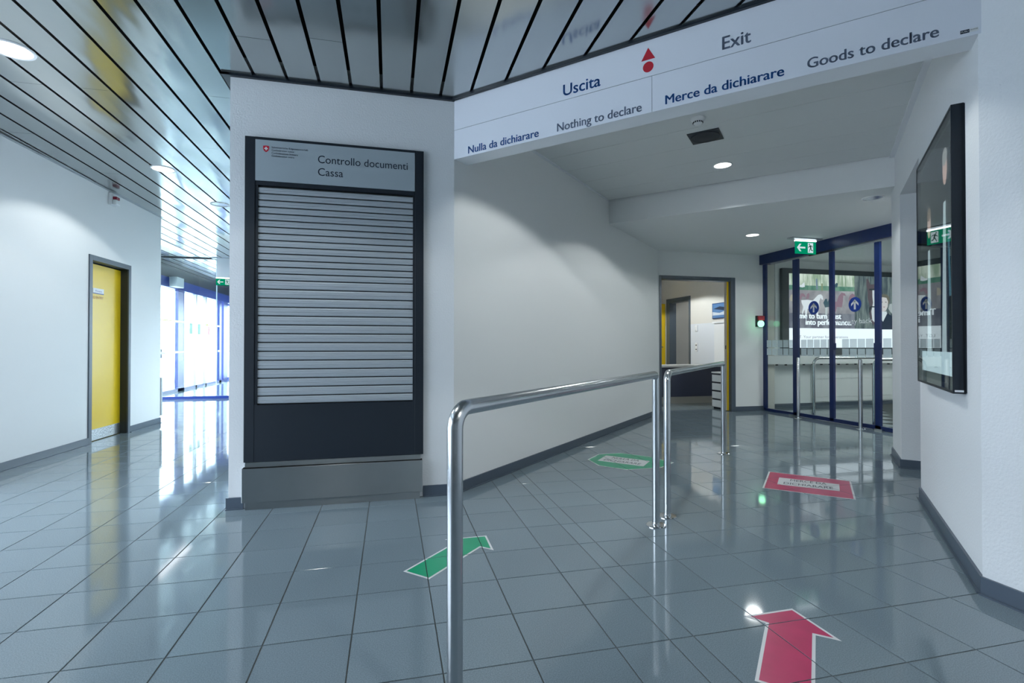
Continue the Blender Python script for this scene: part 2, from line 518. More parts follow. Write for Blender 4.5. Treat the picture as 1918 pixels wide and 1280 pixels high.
# office wall y = 7.1
mb = MB()
mb.box(DX-0.05, 4.07, 7.1, 7.22, 0, 3.06); mb.box(5.385, 6.0, 7.1, 7.22, 0, 3.06); mb.box(4.07, 5.385, 7.1, 7.22, 2.145, 3.06)
obj('wall_back', mb, M['plaster_smooth'], kind=ST, label='white back wall around the office doorway', cat='wall')

# baseboards
def skirt(name, a, b, nrm, label, h=0.075, t=0.012):
    mb = MB().wall(a, b, nrm, 0, t, 0, h)
    mb.wall(a, b, nrm, t, t+0.012, 0, 0.006)
    return obj(name, mb, M['base'], kind=ST, label=label, cat='baseboard')
skirt('baseboard_left', LWp(1.0), dA, -LN, 'blue grey baseboard on the left wall before the yellow door')
skirt('baseboard_left', dB, LW1, -LN, 'short blue grey baseboard beyond the yellow door')
skirt('baseboard_booth', (-1.022, 3.6), (-0.92, 3.6), (0, -1), 'tiny blue grey baseboard left of the steel kick box')
skirt('baseboard_booth', (0.225, 3.6), (0.45, 3.6), (0, -1), 'short blue grey baseboard right of the steel kick box')
nD = Vector((DY-3.6, -(DX-0.44))).normalized()
skirt('baseboard_diagonal', (0.44, 3.6), (DX, DY), nD, 'dark blue baseboard along the long diagonal wall')
skirt('baseboard_back', (5.39, 7.1), (5.93, 7.1), (0, -1), 'short dark baseboard between the office door and the glass doors')
nL = (-1/R2, 1/R2)
skirt('baseboard_right', ca, cb, nL, 'blue grey baseboard under the dark advertising case')
skirt('baseboard_right', cc, cd, nL, 'blue grey baseboard on the narrow wall pier beside the glass doors')
skirt('baseboard_right', (cc[0]+.2, cc[1]-.2), (cc[0]-.008, cc[1]+.008), (-1/R2, -1/R2), 'blue grey baseboard turning into the side doorway')
skirt('baseboard_right', (2.44, -0.8), (2.44, 1.63), (-1, 0), 'blue grey baseboard at the right edge of the picture')

# ------------------------------------------------------------------ slatted hall ceiling
ceil = obj('ceiling', MB().prism([(-5.2, -5.2), (2.7, -5.2), (2.7, 1.4), (0.44, 3.66), (0.44, 3.9), (-1.0, 3.9), (-1.0, 17.8), (-5.2, 17.8)], 2.93, 3.05), M['void'], kind=ST,
           label='slatted metal ceiling of the hall with black gaps between the slats', cat='ceiling')
PITCH = 0.2005; G0 = -0.0625
joints = {-6: [3.95, 0.9], -5: [5.2], -8: [5.0], -10: [4.03, 7.2], -11: [6.1], -12: [4.04, 7.4], -14: [5.96], -4: [3.145], -3: [0.9], -2: [3.07],
          -7: [5.0, 0.5], -9: [2.2, 6.6], -13: [3.4, 8.1], 7: [2.32], 4: [1.2], 0: [0.6], -15: [5.0, 8.6]}
for k in range(-24, 13):
    x0 = G0 + PITCH * k + 0.0105; x1 = G0 + PITCH * (k + 1) - 0.0105
    m = M['slatB'] if (k + 9) % 2 == 1 else M['slatA']
    if x0 > 2.4: continue
    x1 = min(x1, 2.43)
    def end(x):
        return 3.588 if x < 0.45 else 4.03 - x
    runs = []
    if x1 < -3.2: runs = [(7.9, 11.24)]
    elif x0 < -3.1: runs = [(-1.0, 7.86), (7.88, 11.24)]
    elif x1 < -1.0: runs = [(-1.0, 11.24)]
    else: runs = [(-1.0, None)]
    if x1 < -1.0: runs.append((11.32, 17.5))
    for a, b in runs:
        cuts = [a] + sorted(j for j in joints.get(k, []) if a + .2 < j < (b if b else end(x1)) - .2)
        for c0, c1 in zip(cuts, cuts[1:] + [None]):
            if c1 is None:
                ea, eb = (b, b) if b else (end(x0), end(x1))
            else:
                ea = eb = c1 - 0.003
            xx = max(x0, -3.1) if a == -1.0 else x0
            z = CZ
            mb = MB().prism([(xx, c0), (x1, c0), (x1, eb), (xx, ea)], z, z + 0.006)
            obj('ceiling_slat', mb, m, ceil)
obj('added_roof', MB().box(-5.2, -0.8, -5.4, 17.7, 3.05, 3.2).box(-0.8, 9.7, -5.4, 6.15, 3.05, 3.2).box(3.35, 9.7, 6.15, 17.7, 3.05, 3.2), M['outer'], kind=ST, label='unseen roof over the building', cat='added_roof')  # slab added out of view so sky light cannot leak in
obj('ceiling_rear', MB().box(-3.5, 2.6, -5.2, -1.0, CZ, CZ + 0.02), M['slatA'], kind=ST,
    label='plain metal ceiling behind the viewpoint', cat='ceiling')
# edge trims
t = MB().wall(LWp(1.0), LW1, -LN, 0, 0.035, CZ - 0.004, CZ + 0.02)
obj('trim_1', t, M['silver'], kind=ST, label='thin metal ceiling trim along the left wall', cat='trim')
t = MB().box(-1.06, 0.44, 3.575, 3.6, CZ - 0.016, CZ + 0.02); t.box(-1.06, -1.01, 3.575, 17.5, CZ - 0.012, CZ + 0.02)
obj('trim_2', t, M['anthracite'], kind=ST, label='dark ceiling trim above the document control counter', cat='trim')
t = MB().wall((0.43, 3.6), (2.44, 1.625), (-1/R2, -1/R2), 0.0, 0.022, CZ - 0.012, CZ + 0.02)
obj('trim_3', t, M['anthracite'], kind=ST, label='dark ceiling trim above the long diagonal sign', cat='trim')

# ------------------------------------------------------------------ inner white ceiling
bulk = 8.25
def diag_pt(s, dd):       # s = x+y, dd = x-y
    return ((s+dd)/2, (s-dd)/2)
c2 = obj('ceiling_inner', MB().prism([diag_pt(4.1, -3.25), diag_pt(4.1, 0.9), diag_pt(bulk+.1, 0.9), diag_pt(bulk+.1, -3.25)], CZ + 0.03, CZ + 0.1),
         M['frame'], kind=ST, label='white panelled ceiling behind the diagonal sign', cat='ceiling')
PP = 0.5570
for k in range(8):
    s1 = bulk - 0.03 - PP * k; s0 = max(s1 - PP, 4.1)
    if s1 < 4.15: break
    mb = MB().prism([diag_pt(s0+.006, -3.10), diag_pt(s0+.006, 0.78), diag_pt(s1, 0.78), diag_pt(s1, -3.10)], CZ, CZ + 0.02)
    mb2 = MB()
    obj('ceiling_panel', mb, M['panel'], c2, bevel=0.002)
mb = MB().prism([diag_pt(4.1, -3.16), diag_pt(4.1, -3.095), diag_pt(bulk, -3.095), diag_pt(bulk, -3.16)], CZ - .012, CZ + .03)
mb.prism([diag_pt(4.1, 0.76), diag_pt(4.1, 0.815), diag_pt(bulk, 0.815), diag_pt(bulk, 0.76)], CZ - .012, CZ + .03)
obj('edge_trim', mb, M['soffit'], c2)
# lower ceiling + bulkhead
mb = MB().prism([diag_pt(bulk, -3.2), diag_pt(bulk, 0.83), (4.72, 3.80), (9.6, 3.80), (9.6, 7.5), (6.06, 7.5), (6.06, 7.2), (3.95, 7.2)], CZ2, CZ + 0.1)
obj('ceiling_lower', mb, M['plaster_smooth'], kind=ST, label='lower smooth white ceiling before the glass doors', cat='ceiling')

# ------------------------------------------------------------------ diagonal sign beam
SA = Vector((0.43, 3.61, 0)); SB = Vector((2.44, 1.617, 0))
SU = (SB - SA).normalized(); SN = Vector((-SU.y, SU.x, 0)) * -1    # towards viewer
if SN.dot(EYE - SA) < 0: SN = -SN
SL = (SB - SA).length
sign = thing('overhead_sign', (1.435, 2.61, 2.38), 'long white overhead sign board reading Uscita and Exit on a diagonal beam', 'sign')
mb = MB().wall((SA.x, SA.y), (SB.x, SB.y), (-SN.x, -SN.y), 0.004, 0.15, 2.385, CZ)
obj('beam', mb, M['soffit'], sign)
def sboard(name, s0, s1, z0, z1, m=None):
    a = SA + SU * s0; b = SA + SU * s1
    mb = MB().wall((a.x, a.y), (b.x, b.y), (-SN.x, -SN.y), 0, 0.004, z0, z1)
    return obj(name, mb, m or M['signwhite'], sign)
obj('joint_backing', MB().wall((SA.x, SA.y), (SB.x, SB.y), (-SN.x, -SN.y), 0.0035, 0.0045, 2.384, CZ - .012), M['frame'], sign)
sboard('sign_panel', 0, SL, 2.590, CZ - .012)
sboard('sign_panel', 0, 1.4262, 2.382, 2.587)
sboard('sign_panel', 1.4288, SL, 2.382, 2.587)
def stext(s, s0, s1, z, h, m, off=0.0032):
    o = SA + SU * s0 + Vector((0, 0, z))
    text('lettering', s, m, sign, o, SU, (0, 0, 1), s1 - s0, h, off, depth=0.0012)
stext('Uscita', 0.873, 1.118, 2.615, 0.069, M['navytext'])
stext('Exit', 1.803, 1.940, 2.622, 0.068, M['greytext'])
stext('Nulla da dichiarare', 0.139, 0.697, 2.399, 0.050, M['navytext'])
stext('Nothing to declare', 0.830, 1.368, 2.401, 0.050, M['greytext'])
stext('Merce da dichiarare', 1.504, 2.090, 2.406, 0.049, M['navytext'])
stext('Goods to declare', 2.192, 2.690, 2.411, 0.049, M['greytext'])
def spt(s, z, d=0.0012):
    return SA + SU * s + SN * d + Vector((0, 0, z))
flat('red_triangle', [spt(1.367, 2.686), spt(1.447, 2.686), spt(1.407, 2.755)], M['red'], sign)
flat('red_dot', [spt(1.407 + .0305*math.cos(a*math.pi/16), 2.645 + .0305*math.sin(a*math.pi/16)) for a in range(32)], M['red'], sign)
flat('maker_label', [spt(2.762, 2.396), spt(2.792, 2.396), spt(2.792, 2.411), spt(2.762, 2.411)], M['darktext'], sign)
flat('maker_label', [spt(2.7925, 2.396), spt(2.821, 2.396), spt(2.821, 2.411), spt(2.7925, 2.411)], M['white'], sign)
text('lettering', 'PUBLI', M['white'], sign, spt(2.7645, 2.4005, 0), SU, (0, 0, 1), 0.024, 0.006, 0.0, depth=0.002)
text('lettering', 'SUISSE', M['darktext'], sign, spt(2.795, 2.403, 0), SU, (0, 0, 1), 0.024, 0.005, 0.0, depth=0.002)

# ------------------------------------------------------------------ downlights
def downlight(x, y, z, r, label, on, power=SPOT_W, cone=134, group='round recessed ceiling downlights'):
    t = thing('downlight', (x, y, z), label, 'ceiling light', group)
    mb = MB().lathe((x, y, z), [(r*1.0, -0.004), (r*1.16, -0.004), (r*1.18, 0.002), (r*1.0, 0.006)], 40)
    ring = MB()
    seg = 40; prof = [(r*1.0, 0.004), (r*1.0, -0.005), (r*1.14, -0.006), (r*1.17, 0.001)]
    rings = []
    for rr, h in prof:
        s = len(ring.v)
        for q in range(seg):
            a = 2*math.pi*q/seg
            ring.v.append((x+rr*math.cos(a), y+rr*math.sin(a), z+h))
        rings.append(s)
    for a, b in zip(rings[:-1], rings[1:]):
        for q in range(seg):
            q2 = (q+1) % seg
            ring.f.append((a+q, a+q2, b+q2, b+q))
    obj('trim_ring', ring, M['white'], t, smooth=True)
    disc = MB().lathe((x, y, z), [(r*0.995, -0.001), (r*0.995, 0.0005)], 40)
    obj('diffuser', disc, M['lamp'] if on else M['lampoff'], t)
    if on:
        l = bpy.data.lights.new('downlight_lamp', 'SPOT'); l.energy = power; l.color = (0.95, 1.0, 0.99)
        l.spot_size = math.radians(cone); l.spot_blend = 0.07; l.shadow_soft_size = 0.1
        lo = bpy.data.objects.new('downlight_lamp', l); COL.objects.link(lo); lo.location = (x, y, z - 0.012)
        lo.parent = t; lo.matrix_parent_inverse = Matrix.Translation(-Vector(t.location))
    return t
downlight(-2.19, 3.60, CZ, 0.098, 'bright round downlight at the left edge of the slatted ceiling', True)
downlight(-2.20, 5.69, CZ, 0.092, 'lit round downlight in the slatted ceiling nearer the yellow door', True, 55)
downlight(-2.06, 6.95, CZ, 0.092, 'unlit round downlight in the slatted ceiling beyond the lit one', False)
downlight(3.137, 4.297, CZ, 0.078, 'bright downlight in the white panelled ceiling behind the sign', True, 60)
downlight(1.70, 2.87, CZ, 0.078, 'downlight in the white panelled ceiling hidden close behind the sign', True, 85)
downlight(4.685, 5.80, CZ2, 0.078, 'lit downlight in the lower ceiling above the office door', True, 12)
downlight(5.45, 4.2, CZ2, 0.078, 'fill downlight added in the lower ceiling out of sight behind the right pier', True, 105, 166)  # added lamp, wide cone fills the walls before the glass doors
downlight(4.683, 4.066, CZ2, 0.085, 'unlit downlight in the lower ceiling by the right pier', False)
downlight(-0.68, 1.5, CZ, 0.095, 'round downlight above the viewpoint before the closed counter', True, 50)
downlight(1.4, -0.8, CZ, 0.095, 'round fill downlight added behind the viewpoint on the right', True, 140)  # added lamp out of view, raises the bounced light in the hall

downlight(8.0, 5.4, CZ2, 0.08, 'downlight added out of sight beyond the glass doors', True, 110)  # added lamp, lights the far room and spills through the glass
downlight(8.9, 4.6, CZ2, 0.08, 'downlight added out of sight deep beyond the glass doors', True, 80)  # second added lamp for the room past the glass
downlight(4.9, 9.3, 2.72, 0.08, 'downlight added over the office counter to brighten the room', True, 230)  # added lamp, brightens the office interior
downlight(6.8, 10.3, 2.72, 0.08, 'downlight added behind the inner office door to brighten the recess', True, 40)  # small added lamp, lifts the dark recess
# smoke detector
sd = thing('smoke_detector', (2.307, 3.457, CZ), 'small white round smoke detector on the panelled ceiling', 'smoke detector')
obj('housing', MB().lathe((2.307, 3.457, CZ), [(0.052, 0), (0.052, -0.012), (0.046, -0.022), (0.04, -0.028)], 32), M['white'], sd, smooth=True)
obj('sensor_cap', MB().lathe((2.307, 3.457, CZ), [(0.034, -0.026), (0.034, -0.040), (0.024, -0.048)], 24), M['white'], sd, smooth=True)
mb = MB()
for q in range(14):
    a = 2*math.pi*q/14; cx, cy = 2.307 + .0345*math.cos(a), 3.457 + .0345*math.sin(a)
    mb.box(cx-.003, cx+.003, cy-.003, cy+.003, CZ-.040, CZ-.029)
obj('vent_slots', mb, M['black'], sd)
# ceiling speaker (black, square)
c0 = Vector((2.565, 3.738, 0)); e1 = Vector((1, -1, 0)).normalized(); e2 = Vector((1, 1, 0)).normalized()
sp = thing('ceiling_speaker', (c0.x, c0.y, CZ), 'square black ceiling speaker beside the smoke detector', 'speaker')
def dbox(mb, c, hx, hy, z0, z1):
    p = [c - e1*hx - e2*hy, c + e1*hx - e2*hy, c + e1*hx + e2*hy, c - e1*hx + e2*hy]
    return mb.prism([(q.x, q.y) for q in p], z0, z1)
mb = MB(); hx, hy = 0.125, 0.125
dbox(mb, c0, hx, hy, CZ - 0.006, CZ + 0.002)
obj('backplate', mb, M['anthracite'], sp, bevel=0.001)
obj('grille', MB().lathe((c0.x, c0.y, CZ), [(0.115, -0.006), (0.112, -0.012), (0.085, -0.010), (0.05, -0.016), (0.01, -0.018)], 40), M['black'], sp, smooth=True)

# ------------------------------------------------------------------ yellow door in left wall
d1 = thing('door_1', (dA.x, dA.y, 0), 'closed yellow door reading NO ENTRY in a slate frame on the left wall', 'door', kind=ST)
def lw(a, b, t0, t1, z0, z1, mb=None):
    return (mb or MB()).wall(LWp(a), LWp(b), LN, t0, t1, z0, z1)
F0, F1 = 6.275, 7.095
mb = lw(F0, F0+.055, -.012, .10, 0, dZ); lw(F1-.05, F1, -.012, .10, 0, dZ, mb); lw(F0+.055, F1-.05, -.012, .10, dZ-.055, dZ, mb)
obj('door_frame', mb, M['frame'], d1, bevel=0.002)
mb = lw(F0+.055, F1-.05, .10, .2, 0, dZ-.05)
obj('light_block_backing', lw(F0+.01, F1-.01, .101, .2, 0, dZ), M['void'], d1)  # sheet added behind the leaf to stop sky light showing round it
obj('door_reveal', lw(F1-.0505, F1-.0495, .002, .10, 0, dZ-.055), mat('dark reveal', (0.02, 0.025, 0.022, 1), .5), d1)
leaf = obj('door_leaf', lw(F0+.05, F1-.045, .078, .1, 0.006, dZ-.072), M['yellow'], d1)
kp = lw(F0+.057, F1-.052, .0755, .078, 0.008, 0.13)
obj('kick_plate', kp, M['checker'], leaf)
o = LWp(6.50) + LN * 0.0765
def lp(y, off, z):
    p = LWp(y) + LN * off; return (p.x, p.y, z)
flat('notice_plate', [lp(6.50, .076, 1.635), lp(6.70, .076, 1.635), lp(6.70, .076, 1.695), lp(6.50, .076, 1.695)], M['white'], leaf)
flat('notice_plate', [lp(6.50, .0755, 1.632), lp(6.70, .0755, 1.632), lp(6.70, .0755, 1.642), lp(6.50, .0755, 1.642)], M['bluebright'], leaf)
flat('notice_plate', [lp(6.475, .0755, 1.63), lp(6.495, .0755, 1.63), lp(6.495, .0755, 1.695), lp(6.475, .0755, 1.695)], M['frame'], leaf)
text('lettering', 'Privato', M['bluebright'], leaf, lp(6.54, .076, 1.655), (LD.x, LD.y, 0), (0, 0, 1), 0.12, 0.02, 0.0, depth=0.0012)
text('lettering', 'NO ENTRY', mat('faded red lettering', lin(180, 110, 60), .5), leaf, lp(6.47, .0775, 1.575), (LD.x, LD.y, 0), (0, 0, 1), 0.22, 0.032, 0.0, depth=0.0012)

# alarm sounder near ceiling
q = LWp(6.69)
so = thing('alarm_sounder', (q.x, q.y, 2.66), 'small white and red alarm sounder high on the left wall', 'alarm')
obj('bracket', MB().wall(LWp(6.62), LWp(6.75), -LN, 0, 0.03, 2.655, 2.79), M['white'], so, bevel=0.004)
obj('housing', MB().wall(LWp(6.64), LWp(6.73), -LN, 0.03, 0.075, 2.66, 2.72), M['white'], so, bevel=0.012)
obj('red_lens', MB().wall(LWp(6.65), LWp(6.72), -LN, 0.03, 0.07, 2.72, 2.755), mat('dark red lens', (0.25, 0.01, 0.03, 1), .25), so, bevel=0.006)

# ------------------------------------------------------------------ document control counter (booth)
bo = thing('service_counter', (-0.345, 3.6, 0), 'closed document control counter with roller shutter in an anthracite frame', 'counter')
XA, XB = -0.916, 0.224
YF = 3.572
mb = MB().box(XA, -0.855, YF, 3.6, 0.30, 2.41)
obj('frame_side', mb, M['anthracite'], bo, bevel=0.002)
obj('frame_side', MB().box(0.165, XB, YF, 3.6, 0.30, 2.41), M['anthracite'], bo, bevel=0.002)
obj('frame_top', MB().box(-0.855, 0.165, YF, 3.6, 2.385, 2.41), M['anthracite'], bo)
obj('frame_bar', MB().box(-0.855, 0.165, YF+.004, 3.6, 2.098, 2.126), M['anthracite'], bo)
obj('lower_panel', MB().box(-0.855, 0.165, YF+.002, 3.6, 0.30, 0.668), M['anthracite'], bo)
obj('guide_rail', MB().box(-0.855, -0.838, YF+.006, 3.6, 0.66, 2.10), M['anthracite'], bo)
obj('guide_rail', MB().box(0.151, 0.165, YF+.006, 3.6, 0.66, 2.10), M['anthracite'], bo)
# shutter slats
obj('shutter_back', MB().box(-0.84, 0.155, 3.596, 3.5995, 0.66, 2.10), M['void'], bo)
zs = []; z = 2.088
while z > 1.478: zs.append((z - 0.0432, z)); z -= 0.0436
while z > 0.70:
    zs.append((max(z - 0.0578, 0.668), z)); z -= 0.0582
for z0, z1 in zs:
    g = 0.0065
    h = z1 - z0 - g; b0 = z0 + g
    if h < 0.015: continue
    pr = [(3.594, b0), (3.5885, b0), (3.5845, b0+h*.10), (3.582, b0+h*.36), (3.5865, b0+h*.42), (3.584, b0+h*.47), (3.5835, b0+h*.72), (3.586, b0+h*.76), (3.584, b0+h*.80), (3.5855, b0+h*.92), (3.589, b0+h), (3.594, b0+h)]
    mb = MB(); i = 0; nP = len(pr)
    mb.v = [(-0.838, y, zz) for y, zz in pr] + [(0.151, y, zz) for y, zz in pr]
    mb.f = [tuple(range(nP)), tuple(reversed(range(nP, 2*nP)))] + [(k, (k+1) % nP + 0, nP + (k+1) % nP, nP + k) for k in range(nP)]
    obj('shutter_slat', mb, M['slat_light'], bo)
sp_ = obj('name_plate', MB().box(-0.853, 0.163, YF-.003, YF+.01, 2.126, 2.392), M['grey_sign'], bo)
YT = YF - .003
def btext(s, x0, x1, z, h, off=0.0):
    text('lettering', s, M['darktext'], sp_, (x0, YT, z), (1, 0, 0), (0, 0, 1), x1 - x0, h, off, depth=0.001)
def bx(px, py):
    return at(px, py, (0, YT, 0), (0, 1, 0))
a = bx(595.6, 305.3); b = bx(763.5, 318.8); c = bx(596, 291.3)
btext('Controllo documenti', a.x, b.x, a.z, c.z - a.z, 0.0)
a2 = bx(595.6, 328.9); b2 = bx(642.6, 331.9)
btext('Cassa', a2.x, b2.x, a2.z, c.z - a.z, 0.0)
for s, (px0, px1, py) in {'Schweizerische Eidgenossenschaft': (508.7, 577, 277.6), 'Confédération suisse': (508.7, 551, 283), 'Confederazione Svizzera': (508.7, 558, 288.4), 'Confederaziun svizra': (508.7, 551, 293.6)}.items():
    p = bx(px0, py); q = bx(px1, py)
    btext(s, p.x, q.x, p.z, 0.0115)
sc = bx(498.5, 278.8); w = 0.0185
def sh(u, v, s=1.0, d=.0012): return (sc.x + u*w*s, YT - d, sc.z + v*w*s)
flat('coat_of_arms', [sh(-1, .95), sh(-.5, 1.08), sh(0, 1.12), sh(.5, 1.08), sh(1, .95), sh(1, .1), sh(.8, -.5), sh(.4, -.95), sh(0, -1.2), sh(-.4, -.95), sh(-.8, -.5), sh(-1, .1)][::-1], M['red'], sp_)
flat('white_cross', [sh(u, v, 1, .002) for u, v in [(-.2, .65), (.2, .65), (.2, .25), (.6, .25), (.6, -.15), (.2, -.15), (.2, -.55), (-.2, -.55), (-.2, -.15), (-.6, -.15), (-.6, .25), (-.2, .25)]][::-1], M['white'], sp_)
# steel kick box under the counter
kb = thing('kick_box', (-0.35, 3.56, 0), 'brushed steel kick box on the floor under the closed counter', 'kick plate')
obj('top_strip', MB().box(-0.905, 0.205, 3.566, 3.6, 0.268, 0.300), M['steel_dull'], kb)
obj('cover', MB().box(-0.921, 0.218, 3.545, 3.6, 0.048, 0.266), M['steel_dull'], kb, bevel=0.003)
obj('plinth', MB().box(-0.900, 0.200, 3.557, 3.6, 0.0, 0.046), M['steel_dull'], kb)

# ------------------------------------------------------------------ handrails
def bend(p0, c, p1, r, n=8):
    """rounded corner at c between directions to p0 and p1"""
    c = Vector(c); a = (Vector(p0) - c).normalized(); b = (Vector(p1) - c).normalized()
    cen = c + (a + b) * r
    out = []
    for k in range(n + 1):
        t = k / n * P2
        out.append(cen - b * r * math.cos(t) - a * r * math.sin(t))
    return out
def flange(mb, x, y, r=0.057):
    return mb.lathe((x, y, 0), [(r, 0), (r, 0.004), (r*.93, 0.008), (r*.42, 0.009), (r*.40, 0.016), (r*.30, 0.017)], 32)
def handrail(label, a, b, bare_end=False, h=0.883, r=0.0213):
    t = thing('handrail', ((a[0]+b[0])/2, (a[1]+b[1])/2, 0), label, 'handrail', 'stainless steel handrails down the middle of the passage')
    A0 = Vector((a[0], a[1], 0)); B0 = Vector((b[0], b[1], 0)); A1 = A0 + Vector((0, 0, h)); B1 = B0 + Vector((0, 0, h))
    path = [A0] + bend(A0, A1, B1, 0.055) + bend(A1, B1, B0, 0.03) + [B0]
    obj('rail', MB().tube(path, r, 24), M['steel'], t, smooth=True)
    for p in (a, b):
        obj('floor_flange', flange(MB(), p[0], p[1]), M['chrome'], t, smooth=True)
    return t
ya = 1.348
handrail('near stainless steel handrail with its front post rising across the picture', (0.168, ya), (1.513, 2.694))
handrail('farther stainless steel handrail between the two floor stickers', (1.661, 2.821), (3.165, 4.34))

# ------------------------------------------------------------------ floor stickers (cut along the tile joints)
import bmesh
def cut_sticker(name, pts, m, parent, z):
    bm = bmesh.new()
    vs = [bm.verts.new((p[0], p[1], z)) for p in pts]
    bm.faces.new(vs)
    bm.normal_update()
    lines = [('x', TX0 + TP*i) for i in range(-5, 30)] + [('y', TY0 - TP*j) for j in range(-16, 12)] + [('x', 0.974)]
    lo = [min(p[k] for p in pts) for k in (0, 1)]; hi = [max(p[k] for p in pts) for k in (0, 1)]
    for ax, v in lines:
        k = 0 if ax == 'x' else 1
        if not lo[k] < v < hi[k]: continue
        for s in (-J, J):
            co = (v + s, 0, 0) if k == 0 else (0, v + s, 0); no = (1, 0, 0) if k == 0 else (0, 1, 0)
            bmesh.ops.bisect_plane(bm, geom=bm.verts[:] + bm.edges[:] + bm.faces[:], plane_co=co, plane_no=no)
        dele = [f for f in bm.faces if abs(f.calc_center_median()[k] - v) < J * 0.98 and
                max(abs(w.co[k] - v) for w in f.verts) < J * 1.02]
        bmesh.ops.delete(bm, geom=dele, context='FACES')
    bmesh.ops.triangulate(bm, faces=bm.faces[:])
    for f in bm.faces:
        if f.normal.z < 0: f.normal_flip()
    c = Vector(((lo[0]+hi[0])/2, (lo[1]+hi[1])/2, z))
    for v in bm.verts: v.co -= c
    me = bpy.data.meshes.new(name); bm.to_mesh(me); bm.free(); me.materials.append(m)
    return link(name, me, parent, c)
def fl(px, py):
    p = at(px, py, (0, 0, 0), (0, 0, 1)); return (p.x, p.y)
def offset(poly, d):
    """inset polygon by d (handles concave)"""
    n = len(poly); out = []
    area = sum(poly[i][0]*poly[(i+1) % n][1] - poly[(i+1) % n][0]*poly[i][1] for i in range(n))
    s = 1 if area > 0 else -1
    for i in range(n):
        p0 = Vector(poly[i-1]); p = Vector(poly[i]); p1 = Vector(poly[(i+1) % n])
        a = (p - p0).normalized(); b = (p1 - p).normalized()
        n1 = Vector((-a.y, a.x)) * s; n2 = Vector((-b.y, b.x)) * s
        k = (n1 + n2); k = k / max(0.2, (1 + n1.dot(n2)))
        out.append((p.x + k.x*d, p.y + k.y*d))
    return out
def arrow(tipc, direction, length, shaft, head, headlen):
    d = Vector(direction).normalized(); n = Vector((-d.y, d.x)); t = Vector(tipc)
    return [tuple(t), tuple(t - d*headlen + n*head/2), tuple(t - d*headlen*1.0 + n*shaft/2), tuple(t - d*length + n*shaft/2),
            tuple(t - d*length - n*shaft/2), tuple(t - d*headlen - n*shaft/2), tuple(t - d*headlen - n*head/2)]

# green arrow
k8 = 9.59
ga = [(740 + x/k8, 980 + y/k8) for x, y in [(145, 875), (1205, 268+0), (905, 300), (1640, 228), (1772, 492), (1530, 440), (610, 1015)]]
# corners: tail-left, (shaft meets head far side), head far tip, arrow tip, head near tip, shaft near, tail-right
tail_l, tail_r = fl(*ga[0]), fl(*ga[6])
tip = fl(740 + 1640/k8, 980 + 228/k8); near = fl(740 + 1772/k8, 980 + 492/k8); far = fl(740 + 890/k8, 980 + 300/k8)
sn = fl(740 + 1530/k8, 980 + 440/k8)
tl = Vector(tail_l); tr = Vector(tail_r); sn_ = Vector(sn); sf = tl + (sn_ - tr)
st = thing('floor_arrow', (sum(p[0] for p in (tail_l, tip))/2, sum(p[1] for p in (tail_l, tip))/2, 0),
           'green arrow sticker with white edge on the tiles behind the front handrail post', 'floor sticker')
gp = [tail_l, tail_r, sn, near, tip, far, (sf.x, sf.y)]
cut_sticker('border', gp, M['stick_white'], st, 0.0006)
cut_sticker('arrow', offset(gp, 0.011), M['stick_green'], st, 0.0011)
# red arrow
rz = lambda x, y: fl(1380 + x/8.0, 1120 + y/8.0)
Rt, Rl, Rr_ = rz(830, 165), rz(105, 275), rz(1578, 658)
Sl, Sr = rz(432, 385), rz(1183, 568)
Bl, Br = rz(268, 1250), rz(1165, 1280)
u = (Vector(Bl) - Vector(Sl)).normalized(); Ln = (Vector(Bl) - Vector(Sl)).length
Blv = Vector(Bl); Brv = Vector(Sr) + u * ((Vector(Bl) - Vector(Sr)).dot(u))
rp = [Rt, Rl, Sl, tuple(Blv), tuple(Brv), Sr, Rr_]
st = thing('floor_arrow', (Rt[0], Rt[1], 0), 'red arrow sticker with white edge on the tiles at the bottom right', 'floor sticker')
cut_sticker('border', rp, M['stick_white'], st, 0.0006)
cut_sticker('arrow', offset(rp, 0.011), M['stick_red'], st, 0.0011)
# green octagon: NULLA DA DICHIARARE
go = lambda x, y: fl(1080 + x/11.99, 840 + y/11.99)
o1 = [go(245, 255), go(490, 135), go(1000, 108), go(1540, 175)]
ctr = (Vector(go(470, 280)) + Vector(go(1645, 292))) / 2
q1 = [Vector(p) for p in (go(660, 165), go(1645, 292), go(1500, 412), go(470, 280))]   # white text field corners
uu = (q1[1] - q1[0]).normalized(); vv = Vector((-uu.y, uu.x))
fw = (q1[1] - q1[0]).length; fh = abs((q1[3] - q1[0]).dot(vv))
cen = sum(q1, Vector((0, 0))) / 4
R8 = 0.5 * 0.62
octo = []
W8, H8 = fw/2 + 0.10, fh/2 + 0.15
for sx_, sy_ in [(-1, -.42), (-.42, -1), (.42, -1), (1, -.42), (1, .42), (.42, 1), (-.42, 1), (-1, .42)]:
    p = cen + uu * (sx_ * W8) + vv * (sy_ * H8); octo.append((p.x, p.y))
OCT_PX = [go(245, 255), go(490, 392), go(1130, 487), go(1900, 440), go(2190, 325), go(1640, 190), go(1000, 108), go(490, 135)]
st = thing('floor_sticker', (cen.x, cen.y, 0), 'green octagonal floor sticker reading NULLA DA DICHIARARE near the diagonal wall', 'floor sticker')
cut_sticker('border', OCT_PX, M['stick_white'], st, 0.0006)
cut_sticker('green_field', offset(OCT_PX, 0.012), M['stick_green'], st, 0.0011)
fld = [go(660, 165), go(1645, 292), go(1500, 412), go(470, 280)]
cut_sticker('text_field', fld, M['stick_white'], st, 0.0016)
def ftext(s, parent, p_bl, p_br, h, up):
    a = Vector((p_bl[0], p_bl[1], 0.0018)); b = Vector((p_br[0], p_br[1], 0.0018))
    text('lettering', s, M['darktext'], parent, a, (b - a), up, (b - a).length, h, 0.0, depth=0.0004)
